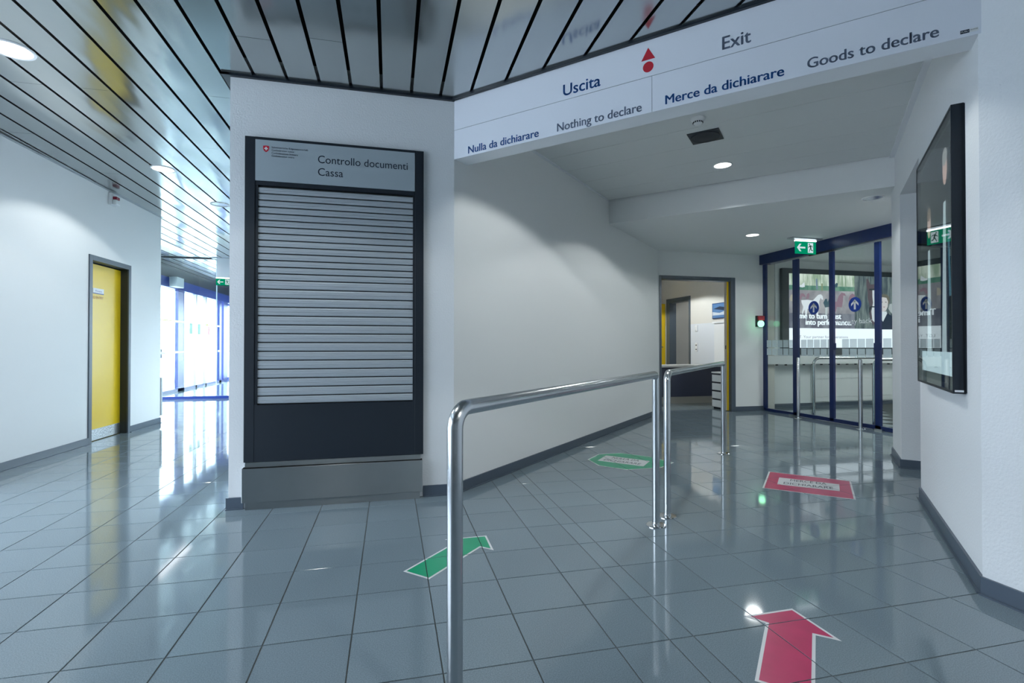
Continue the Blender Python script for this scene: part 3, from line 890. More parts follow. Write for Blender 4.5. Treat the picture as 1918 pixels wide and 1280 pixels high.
def fieldtext(parent, f, l1, l2, m1=(.2, .62), m2=(.1, .14), hh=.27):
    tl_, tr_, br_, bl_ = [Vector((p[0], p[1], 0)) for p in f]
    up = (tl_ - bl_); xd = (br_ - bl_)
    for s, (mx, my) in ((l1, m1), (l2, m2)):
        o = bl_ + xd * mx + up * my
        text('lettering', s, M['darktext'], parent, o + Vector((0, 0, .0018)), xd, up, xd.length * (1 - 2*mx), up.length * hh, 0.0, depth=0.0005)
fieldtext(st, fld, 'NULLA DA', 'DICHIARARE')
# red rectangle: MERCE DA DICHIARARE
rr = lambda x, y: fl(1410 + x/9.133, 870 + y/9.133)
rect = [rr(272, 125), rr(1680, 290), rr(1765, 610), rr(162, 408)]
tl_, tr_, br_, bl_ = [Vector(p) for p in rect]
st = thing('floor_sticker', ((tl_.x+br_.x)/2, (tl_.y+br_.y)/2, 0), 'red rectangular floor sticker reading MERCE DA DICHIARARE before the glass doors', 'floor sticker')
cut_sticker('border', rect[::-1], M['stick_white'], st, 0.0006)
cut_sticker('red_field', offset(rect[::-1], 0.012), M['stick_red'], st, 0.0011)
fld = [rr(452, 228), rr(1478, 348), rr(1490, 465), rr(418, 347)]
cut_sticker('text_field', fld[::-1], M['stick_white'], st, 0.0016)
fieldtext(st, fld, 'MERCE DA', 'DICHIARARE')

# ------------------------------------------------------------------ advertising case on the right diagonal wall
e = Vector((1, 1, 0)).normalized(); nn = Vector((-1, 1, 0)).normalized()
W0 = Vector((2.625, 1.810, 0)); W1 = Vector((3.36, 2.545, 0))
Lc = (W1 - W0).length
ac = thing('advertising_case', (W0.x, W0.y, 0.825), 'tall dark glazed advertising case hung on the right diagonal wall', 'display case')
def cw(name, s0, s1, t0, t1, z0, z1, m, parent=ac, **k):
    a = W0 + e*s0; b = W0 + e*s1
    return obj(name, MB().wall((a.x, a.y), (b.x, b.y), (nn.x, nn.y), t0, t1, z0, z1), m, parent, **k)
cw('case_body', 0, Lc, 0.0, 0.03, 0.828, 2.195, M['anthracite'])
cw('case_side', 0, 0.012, 0.004, 0.052, 0.825, 2.198, M['anthracite'])
cw('case_side', Lc-.012, Lc, 0.004, 0.052, 0.825, 2.198, M['anthracite'])
cw('case_top', 0.012, Lc-.012, 0.004, 0.052, 2.186, 2.198, M['anthracite'])
cw('case_bottom', 0.012, Lc-.012, 0.004, 0.052, 0.825, 0.837, M['anthracite'])
po = cw('poster', 0.04, Lc-.04, 0.031, 0.033, 0.86, 2.16, emit('dark poster', lin(38, 46, 50), 0.8))
cw('glass_pane', 0.012, Lc-.012, 0.0475, 0.0505, 0.837, 2.186, M['glass_case'])
def cp(s, z, d=0.034):
    p = W0 + e*s + nn*d; return (p.x, p.y, z)
def cshape(name, pts, m, d=.034): return flat(name, [cp(s, z, d) for s, z in pts], m, po)
skin = emit('poster skin', lin(190, 160, 150), 1.9); cloth = emit('poster pale cloth', lin(170, 185, 190), 1.9)
dark = emit('poster dark cloth', lin(22, 28, 34), 1.9); teal = emit('poster teal', lin(70, 105, 120), 1.9)
def ell(cx, cz, rx, rz, n=16): return [(cx + rx*math.cos(2*math.pi*k/n), cz + rz*math.sin(2*math.pi*k/n)) for k in range(n)]
cshape('dark_coat', [(.10, 1.15), (.42, 1.15), (.44, 1.75), (.34, 1.88), (.18, 1.88), (.08, 1.75)], dark)
cshape('face', ell(.26, 1.97, .055, .085), skin)
cshape('hair', ell(.26, 2.03, .06, .045), emit('poster grey hair', lin(140, 140, 138), 1.9), .0345)
cshape('pale_sleeve', [(.12, 1.30), (.17, 1.30), (.20, 1.62), (.16, 1.66)], teal, .0345)
cshape('dark_coat', [(.52, 1.10), (.88, 1.10), (.90, 1.55), (.80, 1.68), (.64, 1.68), (.54, 1.55)], dark)
cshape('face', ell(.72, 1.77, .055, .08), skin)
cshape('hair', ell(.72, 1.83, .06, .04), emit('poster brown hair', lin(110, 95, 80), 1.9), .0345)
cshape('pale_shirt', [(.66, 1.0), (.80, 1.0), (.76, 1.62), (.69, 1.62)], cloth, .0345)
cshape('pale_shirt', [(.24, 1.0), (.36, 1.0), (.30, 1.8), (.24, 1.8)], cloth, .0345)
lb = cshape('white_caption', [(.05, .90), (.98, .90), (.98, 1.02), (.05, 1.02)], emit('poster white', lin(190, 210, 218), 1.9), .0355)
text('lettering', 'Bonhôte', M['darktext'], po, cp(.22, .945, .0358), -nn.cross(Vector((0, 0, 1))) if False else e, (0, 0, 1), 0.3, 0.035, 0.0, depth=-0.001) if False else None
flat('maker_label', [tuple(W0 + nn*t_ + e*(-.0006) + Vector((0, 0, z_))) for t_, z_ in ((.012, .833), (.045, .833), (.045, .842), (.012, .842))], M['white'], ac)

# ------------------------------------------------------------------ office behind the open doorway
d2 = thing('door_2', (4.72, 7.1, 0), 'open office doorway with a slate frame in the back wall', 'door', kind=ST)
mb = MB().box(4.053, 4.085, 7.085, 7.23, 0, 2.15); mb.box(5.32, 5.398, 7.085, 7.23, 0, 2.15); mb.box(4.085, 5.32, 7.085, 7.23, 2.09, 2.15)
obj('door_frame', mb, M['frame'], d2, bevel=0.003)
obj('sliding_leaf', MB().box(5.285, 5.325, 7.15, 7.19, 0.01, 2.09), M['yellow'], d2)
obj('leaf_edge', MB().box(5.268, 5.288, 7.15, 7.19, 0.01, 2.09), mat('beige door edge', (0.45, 0.40, 0.33, 1), .5), d2)
obj('lock', MB().box(5.266, 5.269, 7.146, 7.165, 1.0, 1.06), M['black'], d2)
# office shell
XO = 6.3
mb = MB().box(XO, XO+.15, 8.0, 9.73, 0, 1.52); mb.box(XO, XO+.15, 10.7, 11.6, 0, 1.52)
obj('wall_office_lower', mb, M['coolwall'], kind=ST, label='bluish white lower wall of the office around its inner door', cat='wall')
mb = MB().box(XO, XO+.15, 8.0, 9.73, 1.52, 3.06); mb.box(XO, XO+.15, 10.7, 11.6, 1.52, 3.06); mb.box(XO, XO+.15, 9.73, 10.7, 2.14, 3.06)
obj('wall_office_upper', mb, M['warmwall'], kind=ST, label='warm white upper wall of the office above its inner door', cat='wall')
mb = MB().box(3.4, XO+.15, 11.6, 11.75, 0, 3.06); mb.box(3.4, 3.55, 7.3, 11.6, 0, 3.06); mb.box(3.9, 6.06, 7.22, 7.26, 2.15, 3.06); mb.box(6.3, 6.45, 7.55, 8.0, 0, 3.06); mb.box(5.9, 6.3, 7.28, 7.4, 0, 3.06)
obj('wall_office_far', mb, M['warmwall'], kind=ST, label='warm white far wall of the office', cat='wall')
obj('wall_office_recess', MB().box(XO+.9, XO+1.0, 9.4, 11.9, 0, 3.06).box(XO+.15, XO+.9, 9.3, 9.4, 0, 3.06).box(XO+.15, XO+.9, 11.8, 11.9, 0, 3.06), M['warmwall'], kind=ST, label='pale wall seen through the inner office door', cat='wall')
obj('ceiling_office', MB().box(3.4, 7.3, 7.26, 11.9, 2.72, 2.8), M['plaster_smooth'], kind=ST, label='white ceiling of the office', cat='ceiling')
d3 = thing('door_3', (XO, 10.2, 0), 'inner office doorway with slate frame and open yellow leaf', 'door', kind=ST)
mb = MB().box(XO-.012, XO+.16, 9.73, 9.79, 0, 2.14); mb.box(XO-.012, XO+.16, 10.56, 10.7, 0, 2.14); mb.box(XO-.012, XO+.16, 9.79, 10.56, 2.04, 2.14)
obj('door_frame', mb, M['frame'], d3)
obj('door_leaf', MB().box(5.45, 6.27, 10.72, 10.76, 0.01, 2.04), M['yellow'], d3)
obj('door_handle', MB().tube([(6.18, 10.72, 1.03), (6.18, 10.67, 1.03), (6.06, 10.67, 1.03)], 0.01, 8), M['chrome'], d3, smooth=True)
# counter in the office
oc = thing('office_counter', (5.0, 8.5, 0), 'dark blue office counter with grey top behind the doorway', 'counter')
obj('counter_top', MB().box(3.6, 6.25, 8.25, 8.75, 0.665, 0.70), M['counter_top'], oc)
obj('counter_front', MB().box(3.6, 6.2, 8.30, 8.34, 0.125, 0.665), M['counter'], oc)
obj('plinth', MB().box(3.6, 6.2, 8.31, 8.36, 0.0, 0.125), mat('worn metal plinth', (0.30, 0.29, 0.26, 1), .45, metal=.6), oc)
# drawer unit
du = thing('drawer_unit', (5.5, 7.38, 0), 'light grey drawer unit just inside the office doorway', 'cabinet')
obj('body', MB().box(5.315, 5.75, 7.24, 7.57, 0.03, 0.595), M['cabinet'], du)
obj('top', MB().box(5.30, 5.76, 7.235, 7.58, 0.595, 0.615), M['cabinet'], du)
obj('base', MB().box(5.33, 5.75, 7.25, 7.56, 0.0, 0.03), M['black'], du)
for i in range(4):
    z0 = 0.035 + i * 0.14
    obj('drawer', MB().box(5.303, 5.316, 7.243, 7.567, z0, z0 + 0.112), M['cabinet'], du)
    obj('grip_slot', MB().box(5.308, 5.3165, 7.25, 7.56, z0 + 0.112, z0 + 0.138), M['black'], du)
# white locker on the office wall, with picture above
lk = thing('locker', (6.2, 8.8, 0), 'tall white locker under the aircraft picture in the office', 'cabinet')
obj('body', MB().box(6.262, 6.298, 8.12, 8.86, 0.72, 1.50), M['white'], lk)
obj('ledge', MB().box(6.24, 6.298, 8.12, 8.90, 1.50, 1.53), M['white'], lk)
pi = thing('picture', (6.28, 8.65, 1.60), 'framed blue picture of an aircraft on the office wall', 'picture')
obj('frame', MB().box(6.275, 6.298, 8.34, 8.94, 1.595, 1.90), mat('picture border', (0.02, 0.05, 0.16, 1), .4), pi)
pc = obj('sky_print', MB().box(6.271, 6.276, 8.36, 8.92, 1.61, 1.885), mat('sky print', lin(90, 130, 180), .35), pi)
def pp(y, z): return (6.2695, y, z)
flat('cloud', [pp(8.92, 1.66), pp(8.36, 1.66), pp(8.36, 1.76), pp(8.5, 1.74), pp(8.7, 1.70), pp(8.92, 1.73)], mat('cloud print', lin(200, 210, 222), .4), pc)
flat('aircraft', [pp(8.89, 1.79), pp(8.8, 1.81), pp(8.7, 1.83), pp(8.5, 1.80), pp(8.38, 1.77), pp(8.45, 1.74), pp(8.6, 1.75), pp(8.75, 1.77)], mat('aircraft print', lin(40, 55, 80), .4), pc)
for z, lab in ((1.41, 'white light switch on the office wall'), (1.04, 'white double socket below the light switch')):
    sw = thing('wall_socket', (6.29, 9.5, z), lab, 'socket' if z < 1.2 else 'switch')
    obj('plate', MB().box(6.284, 6.3, 9.46, 9.55, z - (.05 if z > 1.2 else .1), z + .08), M['white'], sw, bevel=.003)
    if z > 1.2:
        obj('rocker', MB().box(6.278, 6.286, 9.48, 9.53, z-.03, z+.05), M['white'], sw)
    else:
        for zz in (z-.06, z+.03): obj('outlet', MB().box(6.282, 6.2845, 9.485, 9.525, zz-.012, zz+.012), M['black'], sw)

# ------------------------------------------------------------------ blue sliding glass doors, x = 5.94
gd = thing('door_4', (5.94, 5.5, 0), 'blue framed automatic sliding glass doors at the end of the passage', 'door', kind=ST)
XG = 5.94
obj('header_beam', MB().box(5.90, 6.08, 3.95, 7.36-.26, 2.385, 2.53), M['blue'], gd, bevel=.003)
obj('header_end', MB().box(5.86, 5.90, 3.95, 7.098, 2.375, 2.53), M['blue'], gd)
obj('silver_track', MB().box(5.905, 5.93, 3.95, 6.9, 2.355, 2.385), M['silver'], gd)
for y, w_ in ((7.07, .075), (6.42, .10), (5.78, .067), (5.10, .07), (4.3, .07)):
    obj('stile', MB().box(5.925, 5.96, y - w_/2, y + w_/2, 0.02, 2.385), M['blue'], gd)
obj('bottom_rail', MB().box(5.925, 5.96, 6.44, 7.10, 0.0, 0.045), M['blue'], gd)
obj('bottom_rail', MB().box(5.925, 5.96, 5.09, 6.44, 0.005, 0.055), M['blue'], gd)
obj('bottom_rail', MB().box(5.925, 5.96, 4.0, 5.09, 0.0, 0.05), M['blue'], gd)
obj('sensor_bar', MB().tube([(5.88, 6.10, 2.365), (5.88, 5.70, 2.365)], 0.018, 12), M['black'], gd, smooth=True)
for ya_, yb_ in ((6.48, 7.05), (5.775, 6.40), (5.13, 5.72), (4.0, 5.05)):
    gp_ = obj('glass_pane', MB().box(5.940, 5.946, ya_, yb_, 0.05, 2.36), M['glass'], gd)
    y = 7.03
    while y > 4.3:
        if y < yb_ - .001 and y - .105 > ya_ - .03:
            for z0, z1 in ((0.905, 1.015), (1.03, 1.145)):
                flat('frosted_square', [(5.9385, y, z0), (5.9385, y-.105, z0), (5.9385, y-.105, z1), (5.9385, y, z1)], M['frost'], gp_)
        y -= 0.1175
    if ya_ in (5.775, 5.13):
        cy_ = 6.09 if ya_ > 5.5 else 5.423; cz_ = 1.603 if ya_ > 5.5 else 1.598
        flat('blue_disc', [(5.938, cy_ + .094*math.cos(k*math.pi/20), cz_ + .098*math.sin(k*math.pi/20)) for k in range(40)], mat('blue sticker', lin(10, 58, 150), .5), gp_)
        ar = [(0, .062), (.05, .012), (.05, -.018), (.014, .012), (.014, -.068), (-.014, -.068), (-.014, .012), (-.05, -.018), (-.05, .012)]
        mb = MB()
        mb.poly([(5.9368, cy_ - u_, cz_ + v_) for u_, v_ in [(0, .068), (.055, .012), (.055, -.02), (0, .034)]])
        mb.poly([(5.9368, cy_ - u_, cz_ + v_) for u_, v_ in [(0, .068), (0, .034), (-.055, -.02), (-.055, .012)]])
        mb.poly([(5.9368, cy_ - u_, cz_ + v_) for u_, v_ in [(-.014, .05), (.014, .05), (.014, -.066), (-.014, -.066)]])
        obj('white_arrow', mb, M['white'], gp_)
    if ya_ == 5.13:
        text('lettering', 'No way back', mat('pale glass lettering', (0.8, 0.85, 0.88, 1), .6), gp_, (5.9382, 5.70, 1.345), (0, -1, 0), (0, 0, 1), 0.52, 0.066, 0.0, depth=0.001)
for y in (5.75, 5.09):
    obj('handle_block', MB().box(5.915, 5.925, y - .05, y + .05, 1.0, 1.09), M['blue'], gd)
for y in (6.46, 5.06):
    obj('floor_guide', MB().box(5.88, 5.93, y - .05, y + .05, 0, 0.02), M['steel'], gd)

# bollards and rails round the glass doors
def bollard(x, y, label, h=0.885, r=0.0205):
    t = thing('bollard', (x, y, 0), label, 'bollard', 'steel bollards before the glass doors')
    obj('post', MB().lathe((x, y, 0), [(r, 0), (r, h-.01), (r*.7, h-.002), (r*.2, h)], 24), M['steel'], t, smooth=True)
    obj('floor_flange', flange(MB(), x, y, .055), M['chrome'], t, smooth=True)
bollard(5.77, 6.20, 'steel bollard left of the sliding doors, beside the office wall')
bollard(5.80, 5.225, 'thicker looking steel bollard before the middle of the sliding doors', r=.024)
def uprail(x, y, x2, label):
    t = thing('handrail', (x, y, 0), label, 'handrail', 'steel rails beyond the glass doors')
    A0 = Vector((x, y, 0)); A1 = Vector((x, y, .875)); B1 = Vector((x2, y, .875)); B0 = Vector((x2, y, 0))
    obj('rail', MB().tube([A0] + bend(A0, A1, B1, 0.10) + bend(A1, B1, B0, 0.10) + [B0], 0.02, 20), M['steel'], t, smooth=True)
    for xx in (x, x2): obj('floor_flange', flange(MB(), xx, y), M['chrome'], t, smooth=True)
uprail(6.06, 6.22, 8.2, 'curved steel rail beyond the glass, starting behind the middle pane')
uprail(6.10, 5.30, 8.2, 'curved steel rail beyond the glass at the right edge by the pier')

# room beyond the glass
obj('wall_beyond', MB().box(6.0, 9.6, 7.40, 7.55, 0, 3.06), M['plaster_smooth'], kind=ST, label='white wall beyond the glass doors', cat='wall')
obj('wall_beyond_end', MB().box(9.5, 9.6, 3.8, 7.4, 0, 3.06).box(5.9, 9.5, 3.75, 3.9, 0, 3.06), M['plaster_smooth'], kind=ST, label='white end wall far beyond the glass doors', cat='wall')
skirt('baseboard_beyond', (6.0, 7.40), (9.5, 7.40), (0, -1), 'grey baseboard of the wall beyond the glass doors', h=.06)
mb = MB()
shf = thing('wall_shelf', (7.5, 7.3, 0.74), 'long white wall shelf below the bright advertisement beyond the glass', 'shelf')
obj('shelf_board', MB().box(6.05, 9.4, 7.2, 7.4, 0.745, 0.885), M['white'], shf)
for k in range(17):
    obj('bracket', MB().box(6.28 + k*.18, 6.31 + k*.18, 7.21, 7.235, 0.725, 0.745), M['black'], shf)
pn = thing('wall_panelling', (8.1, 7.38, 0.08), 'low white wall panelling under the shelf beyond the glass', 'panelling')
for z0, z1 in ((0.08, 0.155), (0.16, 0.475), (0.48, 0.73)):
    obj('panel', MB().box(7.15, 9.4, 7.375, 7.40, z0, z1), M['white'], pn, bevel=.002)
obj('trim_4', MB().box(6.40, 6.45, 7.37, 7.40, 0.885, 2.5), M['white'], kind=ST, label='white vertical wall trim left of the bright advertisement', cat='trim')

# backlit advertisement
ad = thing('backlit_advertisement', (8.2, 7.36, 1.12), 'large backlit advertisement with horses and a woman beyond the glass doors', 'advertisement')
YA = 7.33
obj('case', MB().box(6.51, 9.4, YA+.004, 7.40, 0.90, 2.39), mat('advert case', (0.03, 0.045, 0.055, 1), .4), ad, bevel=.01)
def E_(name, r, g, b, s=1.0): return emit(name, lin(r, g, b), s)
def stripes(name, c1, c2, sc):
    m = E_(name, 128, 128, 128); N, L = nodes(m); em = [x for x in N if x.type == 'EMISSION'][0]
    g = N.new('ShaderNodeNewGeometry'); mp = N.new('ShaderNodeMapping'); mp.inputs['Scale'].default_value = (sc, 1, 1.6)
    L.new(g.outputs['Position'], mp.inputs['Vector'])
    n_ = N.new('ShaderNodeTexNoise'); n_.inputs['Scale'].default_value = 2.0; n_.inputs['Detail'].default_value = 3
    L.new(mp.outputs[0], n_.inputs['Vector'])
    cr = N.new('ShaderNodeValToRGB'); cr.color_ramp.elements[0].position = .38; cr.color_ramp.elements[1].position = .62
    cr.color_ramp.elements[0].color = lin(*c1); cr.color_ramp.elements[1].color = lin(*c2)
    L.new(n_.outputs['Fac'], cr.inputs[0]); L.new(cr.outputs[0], em.inputs[0])
    return m
ad_dark = stripes('advert stable boards', (70, 84, 92), (120, 134, 134), 12)
ad_trees = stripes('advert trees', (150, 172, 150), (222, 232, 220), 9)
ad_ground = stripes('advert ground', (138, 138, 146), (174, 174, 180), 2)
ad_low = stripes('advert lower ground', (100, 104, 120), (134, 140, 152), 3)
ad_green = stripes('advert grass', (80, 128, 112), (120, 158, 140), 4)
ad_white = E_('advert white', 235, 244, 255, 1.25)
def ap(px, py, d): 
    p = at(px, py, (0, YA, 0), (0, 1, 0)); return (p.x, YA - d, p.z)
def ash(name, pts, m, d): return flat(name, [ap(x, y, d) for x, y in pts], m, pic)
pic = obj('picture_print', MB().box(6.645, 9.3, YA, YA+.004, 1.36, 2.30), ad_low, ad)
obj('white_footer', MB().box(6.645, 9.3, YA-.001, YA+.004, 1.022, 1.36), ad_white, ad)
def z1(x0, x1, za, zb, name, m, d=.0005):
    return flat(name, [(x0, YA-d, za), (x1, YA-d, za), (x1, YA-d, zb), (x0, YA-d, zb)], m, pic)
z1(6.645, 8.02, 2.08, 2.30, 'tree_backdrop', ad_trees)
z1(6.645, 8.02, 1.62, 2.08, 'meadow', ad_ground)
z1(6.645, 8.02, 2.02, 2.10, 'grass_strip', ad_green, .0008)
z1(8.02, 9.3, 1.36, 2.30, 'stable_boards', ad_dark)
g8 = lambda x, y: (1420 + x/8, 480 + y/8)
h8 = lambda x, y: (1560 + x/8, 480 + y/8)
white_h = E_('advert white horse', 226, 232, 240); brown_h = E_('advert brown horse', 146, 120, 136); dun = E_('advert dun horse', 178, 172, 160)
def G(name, f, pts, m, d=.0015): return flat(name, [ap(*f(x, y), d) for x, y in pts], m, pic)
G('white_horse', g8, [(645, 660), (740, 655), (820, 665), (860, 620), (900, 580), (940, 572), (965, 600), (975, 650), (955, 655), (935, 625), (915, 680), (915, 760), (895, 800), (900, 880), (870, 880), (860, 800), (740, 790), (730, 880), (705, 880), (700, 800), (680, 830), (670, 870), (655, 860), (675, 760), (650, 700)], white_h)
G('brown_horse', g8, [(610, 640), (640, 560), (680, 560), (715, 605), (690, 612), (660, 600), (640, 650)], brown_h, .002)
G('brown_horse', g8, [(715, 640), (730, 570), (760, 550), (770, 590), (755, 640)], brown_h, .002)
G('brown_horse', g8, [(1140, 690), (1180, 680), (1205, 600), (1250, 545), (1300, 560), (1315, 600), (1275, 590), (1270, 680), (1260, 740), (1250, 770), (1180, 760), (1165, 830), (1140, 840)], brown_h)
G('brown_horse', h8, [(235, 640), (255, 590), (290, 560), (325, 580), (330, 610), (290, 620), (270, 700), (245, 700)], brown_h)
G('dun_horse', g8, [(470, 640), (490, 580), (520, 570), (520, 680), (480, 670)], dun)
fig = E_('advert figures', 70, 96, 108); figw = E_('advert pale figures', 190, 200, 204)
G('walking_figure', g8, [(975, 700), (1005, 640), (1030, 640), (1040, 690), (1060, 640), (1075, 680), (1075, 760), (1000, 770)], fig, .002)
G('walking_figure', g8, [(1005, 770), (1040, 765), (1035, 880), (1005, 880)], figw, .002)
G('far_figure', g8, [(862, 340), (885, 340), (895, 500), (870, 500)], E_('advert blue figure', 120, 140, 160), .002)
G('far_figure', g8, [(945, 410), (965, 410), (970, 520), (945, 520)], E_('advert brown figure', 140, 150, 120), .002)
G('far_rider', g8, [(615, 440), (650, 430), (690, 390), (700, 460), (660, 470), (620, 460)], white_h, .002)
G('far_rider', g8, [(1140, 440), (1170, 400), (1195, 410), (1185, 470), (1150, 470)], fig, .002)
# brown and white horse head
G('horse_head', h8, [(500, 340), (530, 350), (560, 430), (600, 420), (660, 430), (700, 560), (700, 1000), (600, 1030), (570, 960), (540, 860), (550, 740), (520, 640), (520, 540), (500, 430)], E_('advert horse coat', 92, 84, 92))
G('horse_blaze', h8, [(590, 510), (660, 510), (700, 640), (700, 960), (640, 1010), (590, 960), (575, 830), (600, 700), (590, 600)], E_('advert blaze', 208, 214, 220), .002)
G('bridle', h8, [(545, 490), (700, 490), (700, 512), (545, 512)], E_('advert bridle', 48, 60, 66), .0025)
G('bridle', h8, [(540, 770), (570, 752), (700, 752), (700, 770), (575, 768), (548, 850), (536, 850)], E_('advert strap', 48, 60, 66), .0025)
# woman
G('hair', h8, [(690, 620), (710, 585), (760, 568), (810, 578), (845, 620), (850, 680), (835, 720), (700, 720)], E_('advert hair', 108, 106, 96))
G('jacket', h8, [(690, 900), (810, 850), (870, 890), (960, 940), (1000, 1100), (690, 1100)], E_('advert jacket', 40, 54, 72))
G('white_blouse', h8, [(700, 830), (800, 830), (812, 860), (750, 985), (700, 900)], E_('advert blouse', 215, 225, 232), .002)
G('face', h8, [(700, 640), (740, 615), (800, 625), (825, 680), (820, 760), (790, 820), (745, 835), (705, 815)], E_('advert face', 206, 202, 204), .0025)
G('mouth', h8, [(745, 758), (785, 758), (765, 772)], E_('advert lips', 150, 110, 118), .003)
G('eye', h8, [(720, 690), (745, 684), (745, 694), (722, 698)], E_('advert eyes', 80, 80, 86), .003)
G('eye', h8, [(780, 684), (805, 688), (803, 697), (780, 694)], E_('advert eyes', 80, 80, 86), .003)
G('saddle', h8, [(850, 720), (910, 705), (960, 760), (960, 900), (880, 860), (830, 790)], E_('advert saddle', 170, 178, 182), .001)
def atx(s, px0, px1, py, h, m, off):
    p = at(px0, py, (0, YA, 0), (0, 1, 0)); q = at(px1, py, (0, YA, 0), (0, 1, 0))
    text('lettering', s, m, pic, (p.x, YA - .003, p.z), (1, 0, 0), (0, 0, 1), q.x - p.x, h, off, depth=.001)
atx('Time to turn trust', 1487, 1575, 596.5, 0.095, ad_white, 0.012)
atx('into performance.', 1509, 1594, 608.5, 0.095, ad_white, 0.012)
atx('LGT. Your partner for generations', 1488, 1588, 633.5, 0.045, E_('advert grey lettering', 130, 142, 156), 0.0)

# ------------------------------------------------------------------ traffic light on back wall
q = (5.845, 7.1)
tf = thing('signal_light', (q[0], 7.07, 1.39), 'small red and lit green signal light on the wall beside the glass doors', 'signal light')
obj('backplate', MB().box(5.78, 5.905, 7.06, 7.10, 1.365, 1.545), M['black'], tf, bevel=.004)
obj('red_lamp', MB().box(5.785, 5.90, 7.02, 7.06, 1.462, 1.54), mat('dark red lamp', (0.35, 0.015, 0.03, 1), .15), tf, bevel=.012)
cyl = MB()
for k in range(24):
    pass
def ydisc(cx, cz, r, y0, y1, n=24):
    mb = MB()
    a_ = [(cx + r*math.cos(2*math.pi*k/n), y0, cz + r*math.sin(2*math.pi*k/n)) for k in range(n)]
    b_ = [(x, y1, z) for x, y, z in a_]
    mb.v = a_ + b_; mb.f = [tuple(range(n)), tuple(reversed(range(n, 2*n)))] + [(k, (k+1) % n + 0, n + (k+1) % n, n + k) for k in range(n)]
    return mb
obj('green_lamp', ydisc(5.842, 1.412, 0.052, 7.03, 7.06), emit('green signal', (0.35, 1.0, 0.6, 1), 2.0), tf)
l = bpy.data.lights.new('green_glow', 'POINT'); l.energy = 0.45; l.color = (0.3, 1.0, 0.5); l.shadow_soft_size = .05
lo = bpy.data.objects.new('green_glow', l); COL.objects.link(lo); lo.location = (5.80, 6.98, 1.41); lo.parent = tf
lo.matrix_parent_inverse = Matrix.Translation(-Vector(tf.location))

# ------------------------------------------------------------------ exit signs
def runner(parent, o, xd, n_, w_, h_, m, mirror=1):
    """running figure strokes in a panel whose centre is o"""
    o = Vector(o); xd = Vector(xd); up = Vector((0, 0, 1)); n_ = Vector(n_)
    def P_(u_, v_): return tuple(o + xd*(u_*w_) + up*(v_*h_) + n_*.0012)
    mb = MB()
    def bar(a, b, t):
        a = Vector(a); b = Vector(b); d = (b - a).normalized(); s = Vector((-d.y, d.x)) * t
        mb.poly([P_(*(a + s)), P_(*(a - s)), P_(*(b - s)), P_(*(b + s))])
    mb.poly([P_(-.22 + .1*math.cos(k*math.pi/6), .36 + .07*math.sin(k*math.pi/6)) for k in range(12)])
    bar((-.15, .25), (.08, -.02), .1); bar((-.15, .22), (-.42, .02), .04); bar((0, .22), (.3, .18), .04); bar((.3, .18), (.38, .05), .04)
    bar((.08, -.02), (.12, -.22), .06); bar((.12, -.22), (.42, -.27), .05); bar((.02, -.02), (-.15, -.2), .06); bar((-.15, -.2), (-.3, -.42), .05)
    obj('runner', mb, m, parent)
def exit_sign(c, xd, n_, w_, h_, label, zc):
    c = Vector(c); xd = Vector(xd).normalized(); n_ = Vector(n_).normalized()
    t = thing('exit_sign', (c.x, c.y, c.z), label, 'exit sign')
    def blk(name, u0, u1, t0, t1, z0, z1_, m, **k):
        a = c + xd*u0; b = c + xd*u1
        return obj(name, MB().wall((a.x, a.y), (b.x, b.y), (n_.x, n_.y), t0, t1, z0, z1_), m, t, **k)
    blk('sign_plate', -w_/2, w_/2, -.004, .004, c.z - h_/2, c.z + h_/2, M['green'])
    blk('lamp_strip', -w_*.48, w_*.48, -.02, .02, c.z + h_/2, c.z + h_/2 + .02, emit('exit lamp', (.85, .95, 1, 1), 3.5))
    blk('housing', -w_*.75, w_*.7, -.05, .05, zc - .018, zc, M['silver'], bevel=.004)
    blk('hanger', -w_*.45, w_*.45, -.006, .006, c.z + h_/2 + .018, zc - .016, M['silver'])
    def Q(u_, v_): return tuple(c + xd*(u_*w_) + Vector((0, 0, v_*h_)) + n_*.0055)
    flat('door_panel', [Q(.1, -.4), Q(.36, -.4), Q(.36, .4), Q(.1, .4)], M['signlit'], t)
    mb = MB()
    mb.poly([Q(-.42, 0), Q(-.30, -.30), Q(-.21, -.30), Q(-.32, 0)])
    mb.poly([Q(-.42, 0), Q(-.32, 0), Q(-.21, .30), Q(-.30, .30)])
    mb.poly([Q(-.36, -.07), Q(-.02, -.07), Q(-.02, .07), Q(-.36, .07)])
    obj('white_arrow', mb, M['signlit'], t)
    runner(t, c + xd*(.23*w_) + n_*.0055, xd, n_, .26*w_, .8*h_, mat('sign runner', (0.0, 0.12, 0.07, 1), .5))
    return t
exit_sign((5.535, 5.81, 2.399), (1, 0, 0), (0, -1, 0), 0.34, 0.17, 'green running man exit sign hanging before the blue door header', CZ2)
exit_sign((-3.245, 11.20, 2.333), (1, 0, 0), (0, -1, 0), 0.28, 0.135, 'green running man exit sign far left beside the counter wall', CZ)

